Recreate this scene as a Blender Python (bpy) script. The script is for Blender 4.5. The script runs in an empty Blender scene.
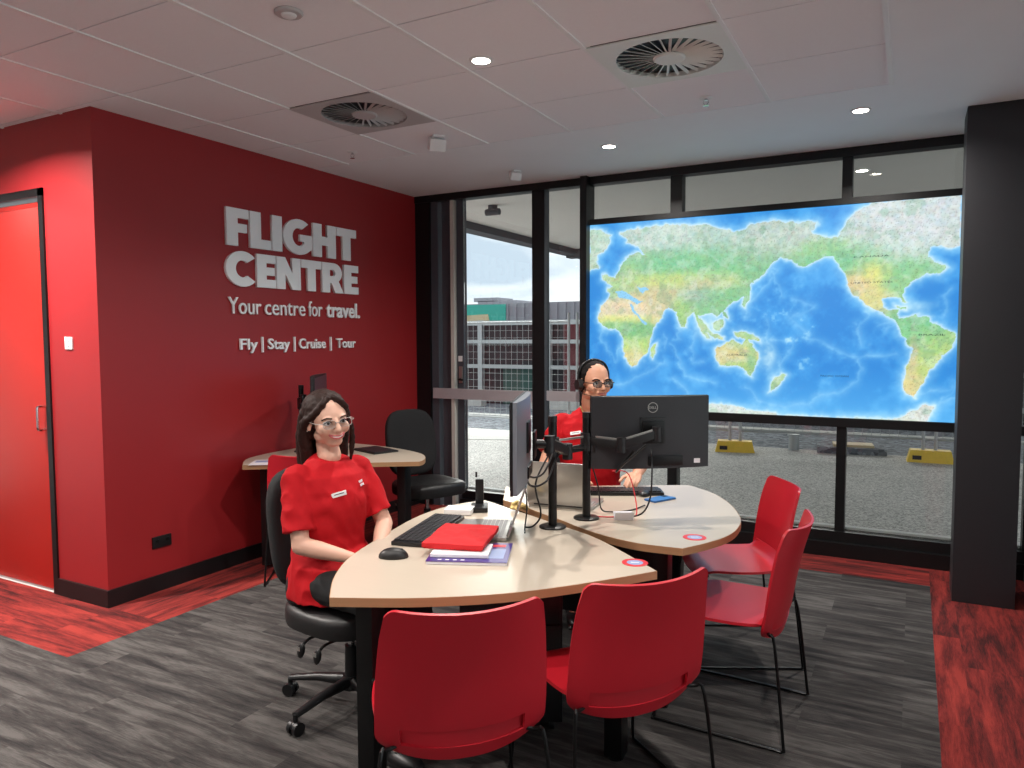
import bpy, bmesh, math, random
import numpy as np
from mathutils import Vector, Matrix, Quaternion, noise
PI = math.pi
R = math.radians
random.seed(7)
SC = bpy.context.scene
COL = SC.collection

# ------------------------------------------------------------------ materials
def lin(c):
    return tuple((v/255/12.92 if v/255 <= .04045 else ((v/255+.055)/1.055)**2.4) for v in c) + (1,)

def node_mat(name):
    m = bpy.data.materials.new(name); m.use_nodes = True
    nt = m.node_tree
    return m, nt, nt.nodes['Principled BSDF']

def mat(name, rgb, rough=.5, metal=0., var=.06, scale=20., bump=0., coat=0., spec=.5, stretch=(1, 1, 1), sheen=0.):
    """plain surface with a slight procedural variation of tone and relief"""
    m, nt, b = node_mat(name)
    N, L = nt.nodes, nt.links
    tc = N.new('ShaderNodeTexCoord'); mp = N.new('ShaderNodeMapping'); mp.inputs['Scale'].default_value = stretch
    nz = N.new('ShaderNodeTexNoise'); nz.inputs['Scale'].default_value = scale; nz.inputs['Detail'].default_value = 4
    L.new(tc.outputs['Object'], mp.inputs['Vector']); L.new(mp.outputs[0], nz.inputs['Vector'])
    mx = N.new('ShaderNodeMix'); mx.data_type = 'RGBA'
    c = lin(rgb)
    mx.inputs['A'].default_value = tuple(v*(1-var) for v in c[:3])+(1,)
    mx.inputs['B'].default_value = tuple(min(1, v*(1+var)) for v in c[:3])+(1,)
    L.new(nz.outputs['Fac'], mx.inputs['Factor']); L.new(mx.outputs['Result'], b.inputs['Base Color'])
    b.inputs['Roughness'].default_value = rough; b.inputs['Metallic'].default_value = metal
    b.inputs['Coat Weight'].default_value = coat; b.inputs['Specular IOR Level'].default_value = spec
    b.inputs['Sheen Weight'].default_value = sheen
    if bump:
        bp = N.new('ShaderNodeBump'); bp.inputs['Strength'].default_value = bump; bp.inputs['Distance'].default_value = .002
        L.new(nz.outputs['Fac'], bp.inputs['Height']); L.new(bp.outputs[0], b.inputs['Normal'])
    return m

def emit_mat(name, rgb, strength):
    m, nt, b = node_mat(name)
    b.inputs['Base Color'].default_value = lin(rgb)
    b.inputs['Emission Color'].default_value = lin(rgb)
    b.inputs['Emission Strength'].default_value = strength
    return m

def glass_mat(name, tint=(252, 254, 252), ior=1.5):
    m = bpy.data.materials.new(name); m.use_nodes = True
    nt = m.node_tree; N, L = nt.nodes, nt.links
    N.remove(N['Principled BSDF'])
    t = N.new('ShaderNodeBsdfTransparent'); t.inputs[0].default_value = lin(tint)
    g = N.new('ShaderNodeBsdfGlossy'); g.inputs['Roughness'].default_value = .01
    f = N.new('ShaderNodeFresnel'); f.inputs['IOR'].default_value = ior
    x = N.new('ShaderNodeMixShader')
    L.new(f.outputs[0], x.inputs[0]); L.new(t.outputs[0], x.inputs[1]); L.new(g.outputs[0], x.inputs[2])
    L.new(x.outputs[0], N['Material Output'].inputs[0])
    return m

def carpet_mat(name, dark, mid, light, rot=0.):
    m, nt, b = node_mat(name)
    N, L = nt.nodes, nt.links
    tc = N.new('ShaderNodeTexCoord'); mp = N.new('ShaderNodeMapping'); mp.inputs['Rotation'].default_value = (0, 0, rot)
    L.new(tc.outputs['Object'], mp.inputs['Vector'])
    br = N.new('ShaderNodeTexBrick'); br.offset = .37; br.inputs['Scale'].default_value = 1
    br.inputs['Brick Width'].default_value = 1.0; br.inputs['Row Height'].default_value = .25
    br.inputs['Mortar Size'].default_value = 0; br.inputs['Color1'].default_value = (0, 0, 0, 1); br.inputs['Color2'].default_value = (1, 1, 1, 1)
    L.new(mp.outputs[0], br.inputs['Vector'])
    # streaks, offset plank by plank
    ad = N.new('ShaderNodeVectorMath'); ad.operation = 'MULTIPLY_ADD'
    ad.inputs[1].default_value = (1.5, 12, 1); 
    sc_ = N.new('ShaderNodeVectorMath'); sc_.operation = 'SCALE'; sc_.inputs['Scale'].default_value = 3.0
    L.new(br.outputs['Color'], sc_.inputs[0]); L.new(mp.outputs[0], ad.inputs[0]); L.new(sc_.outputs[0], ad.inputs[2])
    n1 = N.new('ShaderNodeTexNoise'); n1.inputs['Scale'].default_value = 1.6; n1.inputs['Detail'].default_value = 5; n1.inputs['Roughness'].default_value = .62
    n1.inputs['Distortion'].default_value = .4
    L.new(ad.outputs[0], n1.inputs['Vector'])
    m2 = N.new('ShaderNodeMapping'); m2.inputs['Scale'].default_value = (14, 150, 1)
    L.new(mp.outputs[0], m2.inputs['Vector'])
    n2 = N.new('ShaderNodeTexNoise'); n2.inputs['Scale'].default_value = 1.5; n2.inputs['Detail'].default_value = 2
    L.new(m2.outputs[0], n2.inputs['Vector'])
    m3 = N.new('ShaderNodeMath'); m3.operation = 'MULTIPLY_ADD'; m3.inputs[1].default_value = .24
    L.new(n2.outputs['Fac'], m3.inputs[0]); L.new(n1.outputs['Fac'], m3.inputs[2])
    m4 = N.new('ShaderNodeMath'); m4.operation = 'MULTIPLY_ADD'; m4.inputs[1].default_value = .09
    L.new(br.outputs['Color'], m4.inputs[0]); L.new(m3.outputs[0], m4.inputs[2])
    cr = N.new('ShaderNodeValToRGB'); e = cr.color_ramp.elements
    e[0].position = .50; e[0].color = lin(dark); e[1].position = .84; e[1].color = lin(light)
    k = e.new(.665); k.color = lin(mid)
    L.new(m4.outputs[0], cr.inputs[0]); L.new(cr.outputs[0], b.inputs['Base Color'])
    b.inputs['Roughness'].default_value = .95; b.inputs['Specular IOR Level'].default_value = .15
    n3 = N.new('ShaderNodeTexNoise'); n3.inputs['Scale'].default_value = 260
    L.new(tc.outputs['Object'], n3.inputs['Vector'])
    bp = N.new('ShaderNodeBump'); bp.inputs['Strength'].default_value = .5; bp.inputs['Distance'].default_value = .004
    L.new(n3.outputs['Fac'], bp.inputs['Height']); L.new(bp.outputs[0], b.inputs['Normal'])
    return m

def speckle_mat(name, a, b_, scale, rough=.9, lo=.4, hi=.6):
    m, nt, b = node_mat(name)
    N, L = nt.nodes, nt.links
    tc = N.new('ShaderNodeTexCoord'); v = N.new('ShaderNodeTexVoronoi'); v.inputs['Scale'].default_value = scale
    n = N.new('ShaderNodeTexNoise'); n.inputs['Scale'].default_value = .8; n.inputs['Detail'].default_value = 5
    L.new(tc.outputs['Object'], v.inputs['Vector']); L.new(tc.outputs['Object'], n.inputs['Vector'])
    s = N.new('ShaderNodeSeparateColor'); L.new(v.outputs['Color'], s.inputs[0])
    mm = N.new('ShaderNodeMath'); mm.operation = 'MULTIPLY_ADD'; mm.inputs[1].default_value = .7
    L.new(s.outputs[0], mm.inputs[0]); 
    m5 = N.new('ShaderNodeMath'); m5.operation = 'MULTIPLY'; m5.inputs[1].default_value = .3; L.new(n.outputs['Fac'], m5.inputs[0])
    L.new(m5.outputs[0], mm.inputs[2])
    cr = N.new('ShaderNodeValToRGB'); e = cr.color_ramp.elements
    e[0].position = lo-.3; e[0].color = lin(a); e[1].position = hi+.3; e[1].color = lin(b_)
    L.new(mm.outputs[0], cr.inputs[0]); L.new(cr.outputs[0], b.inputs['Base Color'])
    b.inputs['Roughness'].default_value = rough
    return m

M = {}
M['wall_red'] = mat('wall_red', (154, 34, 38), .42, var=.03, scale=3, bump=.05)
M['door_red'] = mat('door_red', (178, 38, 32), .35, var=.03, scale=2)
M['skirt'] = mat('skirting_black', (18, 18, 20), .45)
M['frame'] = mat('frame_black', (17, 18, 20), .4, metal=.2, var=.1)
M['frame_grey'] = mat('frame_charcoal', (78, 84, 92), .45, metal=.2, var=.1)
M['column'] = mat('column_charcoal', (44, 44, 48), .5, var=.08, scale=2)
M['ceiling'] = mat('ceiling_tile', (246, 243, 245), .9, var=.02, scale=60, bump=.1)
M['plaster'] = mat('plaster_white', (246, 247, 249), .85, var=.02, scale=4)
M['tbar'] = mat('grid_white', (240, 240, 240), .5, var=.02)
M['void'] = mat('void_dark', (120, 116, 116), .9)
M['plate'] = mat('diffuser_white', (232, 236, 232), .5, var=.02)
M['plate_grey'] = mat('diffuser_grey', (190, 186, 186), .5, var=.02)
M['carpet_grey'] = carpet_mat('carpet_grey', (44, 42, 43), (66, 63, 62), (92, 89, 87))
M['carpet_red'] = carpet_mat('carpet_red', (66, 30, 30), (118, 42, 40), (154, 56, 50))
M['carpet_red_turned'] = carpet_mat('carpet_red_turned', (66, 30, 30), (118, 42, 40), (154, 56, 50), PI/2)
M['desk_top'] = mat('desk_laminate', (190, 178, 162), .28, var=.03, scale=6, stretch=(1, 14, 1))
M['desk_edge'] = mat('desk_edge_wood', (168, 128, 92), .5, var=.12, scale=8, stretch=(1, 1, 20))
M['black'] = mat('black_plastic', (20, 20, 22), .4, var=.1)
M['black_metal'] = mat('black_metal', (14, 14, 15), .35, metal=.3, var=.1)
M['black_fabric'] = mat('black_fabric', (24, 24, 26), .9, var=.3, scale=300, bump=.6)
M['black_leather'] = mat('black_vinyl', (26, 25, 26), .45, var=.1, scale=80, bump=.2)
M['chair_red'] = mat('chair_red_plastic', (184, 28, 42), .38, var=.03, scale=200, bump=.03)
M['monitor_back'] = mat('monitor_charcoal', (38, 39, 43), .45, var=.05)
M['monitor_grey'] = mat('monitor_grey', (120, 124, 132), .35, metal=.2, var=.05)
M['screen'] = mat('screen_glass', (10, 12, 16), .12)
M['screen_off'] = mat('screen_matt', (60, 58, 68), .3)
M['silver'] = mat('silver_aluminium', (176, 174, 170), .32, metal=.75, var=.03)
M['silver_key'] = mat('silver_keyboard', (150, 150, 150), .5, metal=.3)
M['chrome'] = mat('chrome', (210, 210, 212), .15, metal=1.)
M['white'] = mat('white_plastic', (235, 235, 235), .4, var=.02)
M['sign_white'] = mat('sign_white', (248, 250, 252), .28, spec=.9, var=.02)
M['paper'] = mat('paper', (232, 230, 235), .7)
M['purple'] = mat('magazine_purple', (62, 42, 120), .3, var=.2, scale=14)
M['shirt'] = mat('shirt_red', (184, 18, 28), .8, var=.08, scale=60, bump=.2, spec=.25)
M['cloth_red'] = mat('cloth_red', (205, 28, 34), .85, var=.1, scale=60, bump=.5)
M['trousers'] = mat('trousers_black', (16, 16, 18), .85)
M['skin_w'] = mat('skin_fair', (218, 172, 150), .5, var=.05, scale=25)
M['skin_m'] = mat('skin_olive', (206, 150, 122), .5, var=.06, scale=25)
M['hair_w'] = mat('hair_dark_brown', (40, 22, 17), .6, spec=.25, var=.5, scale=60, stretch=(6, 6, .6), bump=.5)
M['hair_m'] = mat('hair_black', (26, 22, 22), .85, spec=.2, var=.3, scale=200, bump=.4)
M['lips'] = mat('lips', (186, 92, 92), .4)
M['lips_m'] = mat('lips_brown', (160, 90, 84), .5)
M['teeth'] = mat('teeth', (240, 236, 230), .3)
M['eye_white'] = mat('eye_white', (232, 230, 228), .2)
M['iris'] = mat('iris_brown', (50, 32, 24), .15)
M['brow'] = mat('eyebrow_brown', (46, 28, 22), .8)
M['clear_frame'] = mat('clear_frame', (176, 166, 160), .2)
M['gold'] = mat('gold_fabric', (196, 170, 110), .4, metal=.3, var=.2, scale=60)
M['blue'] = mat('phone_blue', (42, 108, 176), .4)
M['sticker_red'] = mat('sticker_red', (214, 50, 60), .4)
M['sticker_blue'] = mat('sticker_lilac', (150, 165, 205), .4)
M['glass'] = glass_mat('window_glass')
M['lens'] = glass_mat('spectacle_lens', (245, 248, 250), 1.45)
M['pave'] = speckle_mat('pavement_aggregate', (128, 128, 126), (226, 224, 220), 75)
M['concrete'] = mat('concrete_pale', (196, 196, 192), .9, var=.08, scale=5)
M['gravel'] = speckle_mat('gravel_blue', (58, 64, 72), (142, 148, 156), 18)
M['soffit'] = mat('soffit_grey', (214, 212, 208), .9, var=.03, scale=2)
M['beam'] = mat('beam_grey', (72, 76, 82), .7)
M['galv'] = mat('galvanised_steel', (170, 174, 176), .45, metal=.4)
M['yellow'] = mat('yellow_block', (226, 190, 70), .6, var=.1)
M['far_grey'] = mat('cladding_grey', (150, 150, 158), .7)
M['far_dark'] = mat('shed_dark', (46, 42, 46), .8, var=.3, scale=2)
M['far_red'] = mat('shed_maroon', (98, 36, 44), .8)
M['far_green'] = mat('shed_green', (52, 84, 78), .8)
M['teal'] = mat('hoarding_teal', (60, 176, 160), .7)
M['tan'] = mat('hoarding_tan', (204, 186, 150), .7)
M['lamp'] = emit_mat('lamp_glow', (255, 246, 232), 14)
M['strip'] = mat('frosted_strip', (176, 168, 172), .6)
M['seal'] = mat('door_seal', (206, 204, 196), .5)

# ------------------------------------------------------------------ mesh building
def V(*a): return Vector(a)

class MB:
    def __init__(s): s.bm = bmesh.new()
    def box(s, c, d, rz=0., rot=None, bev=0.):
        m = Matrix.Translation(c) @ (rot.to_4x4() if rot else Matrix.Rotation(rz, 4, 'Z')) @ Matrix.Diagonal((d[0], d[1], d[2], 1))
        g = bmesh.ops.create_cube(s.bm, size=1, matrix=m)
        if bev:
            es = list({e for v in g['verts'] for e in v.link_edges})
            bmesh.ops.bevel(s.bm, geom=es, offset=bev, segments=2, affect='EDGES', profile=.7)
        return s
    def between(s, lo, hi, bev=0.):
        return s.box([(a+b)/2 for a, b in zip(lo, hi)], [abs(b-a) for a, b in zip(lo, hi)], bev=bev)
    def cyl(s, p0, p1, r0, r1=None, n=20):
        p0, p1 = Vector(p0), Vector(p1); r1 = r0 if r1 is None else r1
        d = p1-p0
        m = Matrix.Translation((p0+p1)/2) @ d.to_track_quat('Z', 'Y').to_matrix().to_4x4()
        bmesh.ops.create_cone(s.bm, cap_ends=True, segments=n, radius1=max(r0, 1e-5), radius2=max(r1, 1e-5), depth=d.length, matrix=m)
        return s
    def ell(s, c, r, rot=None, sub=3):
        m = Matrix.Translation(c) @ (rot.to_4x4() if rot else Matrix.Identity(4)) @ Matrix.Diagonal((r[0], r[1], r[2], 1))
        bmesh.ops.create_icosphere(s.bm, subdivisions=sub, radius=1, matrix=m)
        return s
    def limb(s, p0, p1, r0, r1, n=16):
        s.ell(p0, (r0,)*3, sub=2); s.ell(p1, (r1,)*3, sub=2); s.cyl(p0, p1, r0*.985, r1*.985, n)
        return s
    def chain(s, pts, rs):
        for i in range(len(pts)-1): s.limb(pts[i], pts[i+1], rs[i], rs[i+1])
        return s
    def loft(s, rings, n=24):
        """rings: (centre, a, b, heading) ellipses in horizontal planes, or with a full 3x3 as heading"""
        vs = []
        for c, a, b, h in rings:
            q = h if isinstance(h, Matrix) else Matrix.Rotation(h, 3, 'Z')
            vs.append([s.bm.verts.new(Vector(c)+q @ Vector((a*math.cos(2*PI*i/n), b*math.sin(2*PI*i/n), 0))) for i in range(n)])
        for A, B in zip(vs, vs[1:]):
            for i in range(n): s.bm.faces.new((A[i], A[(i+1) % n], B[(i+1) % n], B[i]))
        s.bm.faces.new(vs[0][::-1]); s.bm.faces.new(vs[-1])
        return s
    def tube(s, pts, r, n=8, sm=6):
        pts = [Vector(p) for p in pts]
        if sm and len(pts) > 2: pts = crom(pts, sm)
        t = (pts[1]-pts[0]).normalized(); up = V(0, 0, 1) if abs(t.z) < .9 else V(1, 0, 0)
        nrm = (up-t*up.dot(t)).normalized(); rings = []
        for i, p in enumerate(pts):
            a = pts[max(i-1, 0)]; b = pts[min(i+1, len(pts)-1)]
            t = (b-a).normalized(); nrm = (nrm-t*nrm.dot(t)).normalized(); bi = t.cross(nrm)
            rings.append([s.bm.verts.new(p+nrm*r*math.cos(2*PI*k/n)+bi*r*math.sin(2*PI*k/n)) for k in range(n)])
        for A, B in zip(rings, rings[1:]):
            for i in range(n): s.bm.faces.new((A[i], A[(i+1) % n], B[(i+1) % n], B[i]))
        s.bm.faces.new(rings[0][::-1]); s.bm.faces.new(rings[-1])
        return s
    def lathe(s, prof, c=(0, 0, 0), n=40, rot=None):
        """closed profile of (r, z)"""
        q = rot or Matrix.Identity(3); c = Vector(c)
        rg = [[s.bm.verts.new(c+q @ Vector((max(r, 1e-4)*math.cos(2*PI*k/n), max(r, 1e-4)*math.sin(2*PI*k/n), z))) for k in range(n)] for r, z in prof]
        m = len(prof)
        for j in range(m):
            A, B = rg[j], rg[(j+1) % m]
            for i in range(n):
                s.bm.faces.new((A[i], A[(i+1) % n], B[(i+1) % n], B[i]))
        return s
    def prism(s, poly, z0, z1):
        a = [s.bm.verts.new((p[0], p[1], z0)) for p in poly]; b = [s.bm.verts.new((p[0], p[1], z1)) for p in poly]
        n = len(poly)
        s.bm.faces.new(a[::-1]); s.bm.faces.new(b)
        for i in range(n): s.bm.faces.new((a[i], a[(i+1) % n], b[(i+1) % n], b[i]))
        return s
    def xform(s, m):
        bmesh.ops.transform(s.bm, matrix=m, verts=s.bm.verts[:]); return s
    def build(s, name, m, parent=None, smooth=True, world=False, ang=35):
        bmesh.ops.recalc_face_normals(s.bm, faces=s.bm.faces[:])
        if world and parent is not None:
            s.xform(root_matrix(parent).inverted())
        me = bpy.data.meshes.new(name); s.bm.to_mesh(me); s.bm.free()
        for x in (m if isinstance(m, list) else [m]): me.materials.append(x)
        if smooth:
            me.shade_smooth()
            me.set_sharp_from_angle(angle=R(ang))
        o = bpy.data.objects.new(name, me); COL.objects.link(o)
        if parent is not None: o.parent = parent
        return o

def root_matrix(o):
    m = Matrix.Translation(o.location) @ o.rotation_euler.to_matrix().to_4x4()
    return root_matrix(o.parent) @ m if o.parent else m

def crom(pts, k, closed=False):
    out = []; n = len(pts)
    rng = n if closed else n-1
    for i in range(rng):
        g = (lambda j: pts[j % n]) if closed else (lambda j: pts[min(max(j, 0), n-1)])
        p0, p1, p2, p3 = g(i-1), g(i), g(i+1), g(i+2)
        for j in range(k):
            t = j/k
            out.append(.5*((2*p1)+(p2-p0)*t+(2*p0-5*p1+4*p2-p3)*t*t+(3*p1-p0-3*p2+p3)*t**3))
    if not closed: out.append(pts[-1])
    return out

def props(o, label, cat, group=None):
    o['label'] = label; o['category'] = cat
    if group: o['group'] = group
    return o

def thing(name, label, cat, loc=(0, 0, 0), rz=0., group=None):
    o = bpy.data.objects.new(name, None); COL.objects.link(o)
    o.empty_display_size = .05
    o.location = loc; o.rotation_euler = (0, 0, rz)
    return props(o, label, cat, group)

def struct(mb, name, m, **k):
    o = mb.build(name, m, **k); o['kind'] = 'structure'; return o

def copy_tree(o, parent=None):
    c = o.copy(); COL.objects.link(c)
    if parent: c.parent = parent
    for ch in list(o.children): copy_tree(ch, c)
    return c

def sheet(fn, nu, nv, th, keep=None, mb=None):
    """a thick curved panel: fn(u, v) with u, v in 0..1 gives the middle surface"""
    s = mb or MB(); P = [[Vector(fn(i/nu, j/nv)) for j in range(nv+1)] for i in range(nu+1)]
    nr = [[None]*(nv+1) for _ in range(nu+1)]
    for i in range(nu+1):
        for j in range(nv+1):
            du = P[min(i+1, nu)][j]-P[max(i-1, 0)][j]; dv = P[i][min(j+1, nv)]-P[i][max(j-1, 0)]
            n_ = du.cross(dv); nr[i][j] = n_.normalized() if n_.length > 1e-12 else V(0, 0, 1)
    A = {}; B = {}
    def va(i, j):
        if (i, j) not in A: A[i, j] = s.bm.verts.new(P[i][j]+nr[i][j]*th/2); B[i, j] = s.bm.verts.new(P[i][j]-nr[i][j]*th/2)
        return A[i, j], B[i, j]
    edges = {}
    for i in range(nu):
        for j in range(nv):
            if keep and not keep((i+.5)/nu, (j+.5)/nv): continue
            q = [(i, j), (i+1, j), (i+1, j+1), (i, j+1)]
            for x in q: va(*x)
            s.bm.faces.new([A[x] for x in q]); s.bm.faces.new([B[x] for x in q[::-1]])
            for k in range(4):
                e = (q[k], q[(k+1) % 4]); r_ = (e[1], e[0])
                if r_ in edges: del edges[r_]
                else: edges[e] = 1
    for (a, b) in edges:
        try: s.bm.faces.new((A[b], A[a], B[a], B[b]))
        except ValueError: pass
    return s

def fuse(mb, name, m, parent, voxel=.005, smooth=4, disp=0., dscale=.08, world=False, taper=None):
    """blend overlapping closed shapes into one continuous surface"""
    if world: mb.xform(root_matrix(parent).inverted())
    me = bpy.data.meshes.new(name+'_raw'); mb.bm.to_mesh(me); mb.bm.free()
    o = bpy.data.objects.new(name+'_raw', me); COL.objects.link(o)
    r = o.modifiers.new('r', 'REMESH'); r.mode = 'VOXEL'; r.voxel_size = voxel
    if smooth:
        q = o.modifiers.new('s', 'SMOOTH'); q.factor = .5; q.iterations = smooth
    dg = bpy.context.evaluated_depsgraph_get(); dg.update()
    out = bpy.data.meshes.new_from_object(o.evaluated_get(dg), depsgraph=dg)
    bpy.data.objects.remove(o); bpy.data.meshes.remove(me)
    out.name = name
    if disp:
        n = len(out.vertices); nrm = [v.normal.copy() for v in out.vertices]
        for v, q in zip(out.vertices, nrm):
            c = v.co
            h = noise.noise(V(c.x/dscale, c.y/dscale, c.z/dscale*1.3+c.y*4))
            h2 = 1-abs(noise.noise(V(c.x/dscale*1.2+5, c.y/dscale*1.2+c.z*9, c.z/dscale*.5)))*2.2
            v.co = c+q*disp*(h*.6+h2*.5-.3)
    out.materials.clear()
    for x in (m if isinstance(m, list) else [m]): out.materials.append(x)
    out.shade_smooth()
    ob = bpy.data.objects.new(name, out); COL.objects.link(ob); ob.parent = parent
    return ob

def curve_mesh(name, splines, depth, m, parent=None, mx=None):
    """filled flat outlines (with holes) given thickness"""
    cu = bpy.data.curves.new(name, 'CURVE'); cu.dimensions = '2D'; cu.fill_mode = 'BOTH'; cu.extrude = depth/2
    for sp in splines:
        s = cu.splines.new('POLY'); s.points.add(len(sp)-1); s.use_cyclic_u = True
        for i, p in enumerate(sp): s.points[i].co = (p[0], p[1], 0, 1)
    return curve_to_obj(cu, name, m, parent, mx)

def curve_to_obj(cu, name, m, parent, mx):
    o = bpy.data.objects.new(name+'_raw', cu); COL.objects.link(o)
    dg = bpy.context.evaluated_depsgraph_get(); dg.update()
    me = bpy.data.meshes.new_from_object(o.evaluated_get(dg), depsgraph=dg)
    bpy.data.objects.remove(o); bpy.data.curves.remove(cu)
    if mx is not None: me.transform(mx)
    me.materials.clear(); me.materials.append(m); me.name = name
    ob = bpy.data.objects.new(name, me); COL.objects.link(ob)
    if parent: ob.parent = parent
    return ob

def text_mesh(name, s, width, height, depth, m, parent, mx, bold=0., align='LEFT'):
    """text stretched to an exact width (cap height = height); mx places it"""
    cu = bpy.data.curves.new(name, 'FONT'); cu.body = s; cu.extrude = depth/2; cu.offset = bold; cu.size = 1
    cu.resolution_u = 3
    o = bpy.data.objects.new(name+'_raw', cu); COL.objects.link(o)
    dg = bpy.context.evaluated_depsgraph_get(); dg.update()
    me = bpy.data.meshes.new_from_object(o.evaluated_get(dg), depsgraph=dg)
    bpy.data.objects.remove(o); bpy.data.curves.remove(cu)
    xs = [v.co.x for v in me.vertices]
    w = max(xs)-min(xs)
    sx = width/w; sy = height/.73
    sh = 0 if align == 'LEFT' else -width/2
    me.transform(Matrix.Translation((sh, 0, 0)) @ Matrix.Diagonal((sx, sy, 1, 1)) @ Matrix.Translation((-min(xs), 0, 0)))
    me.transform(mx)
    me.materials.clear(); me.materials.append(m); me.name = name
    ob = bpy.data.objects.new(name, me); COL.objects.link(ob)
    if parent: ob.parent = parent
    return ob
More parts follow.
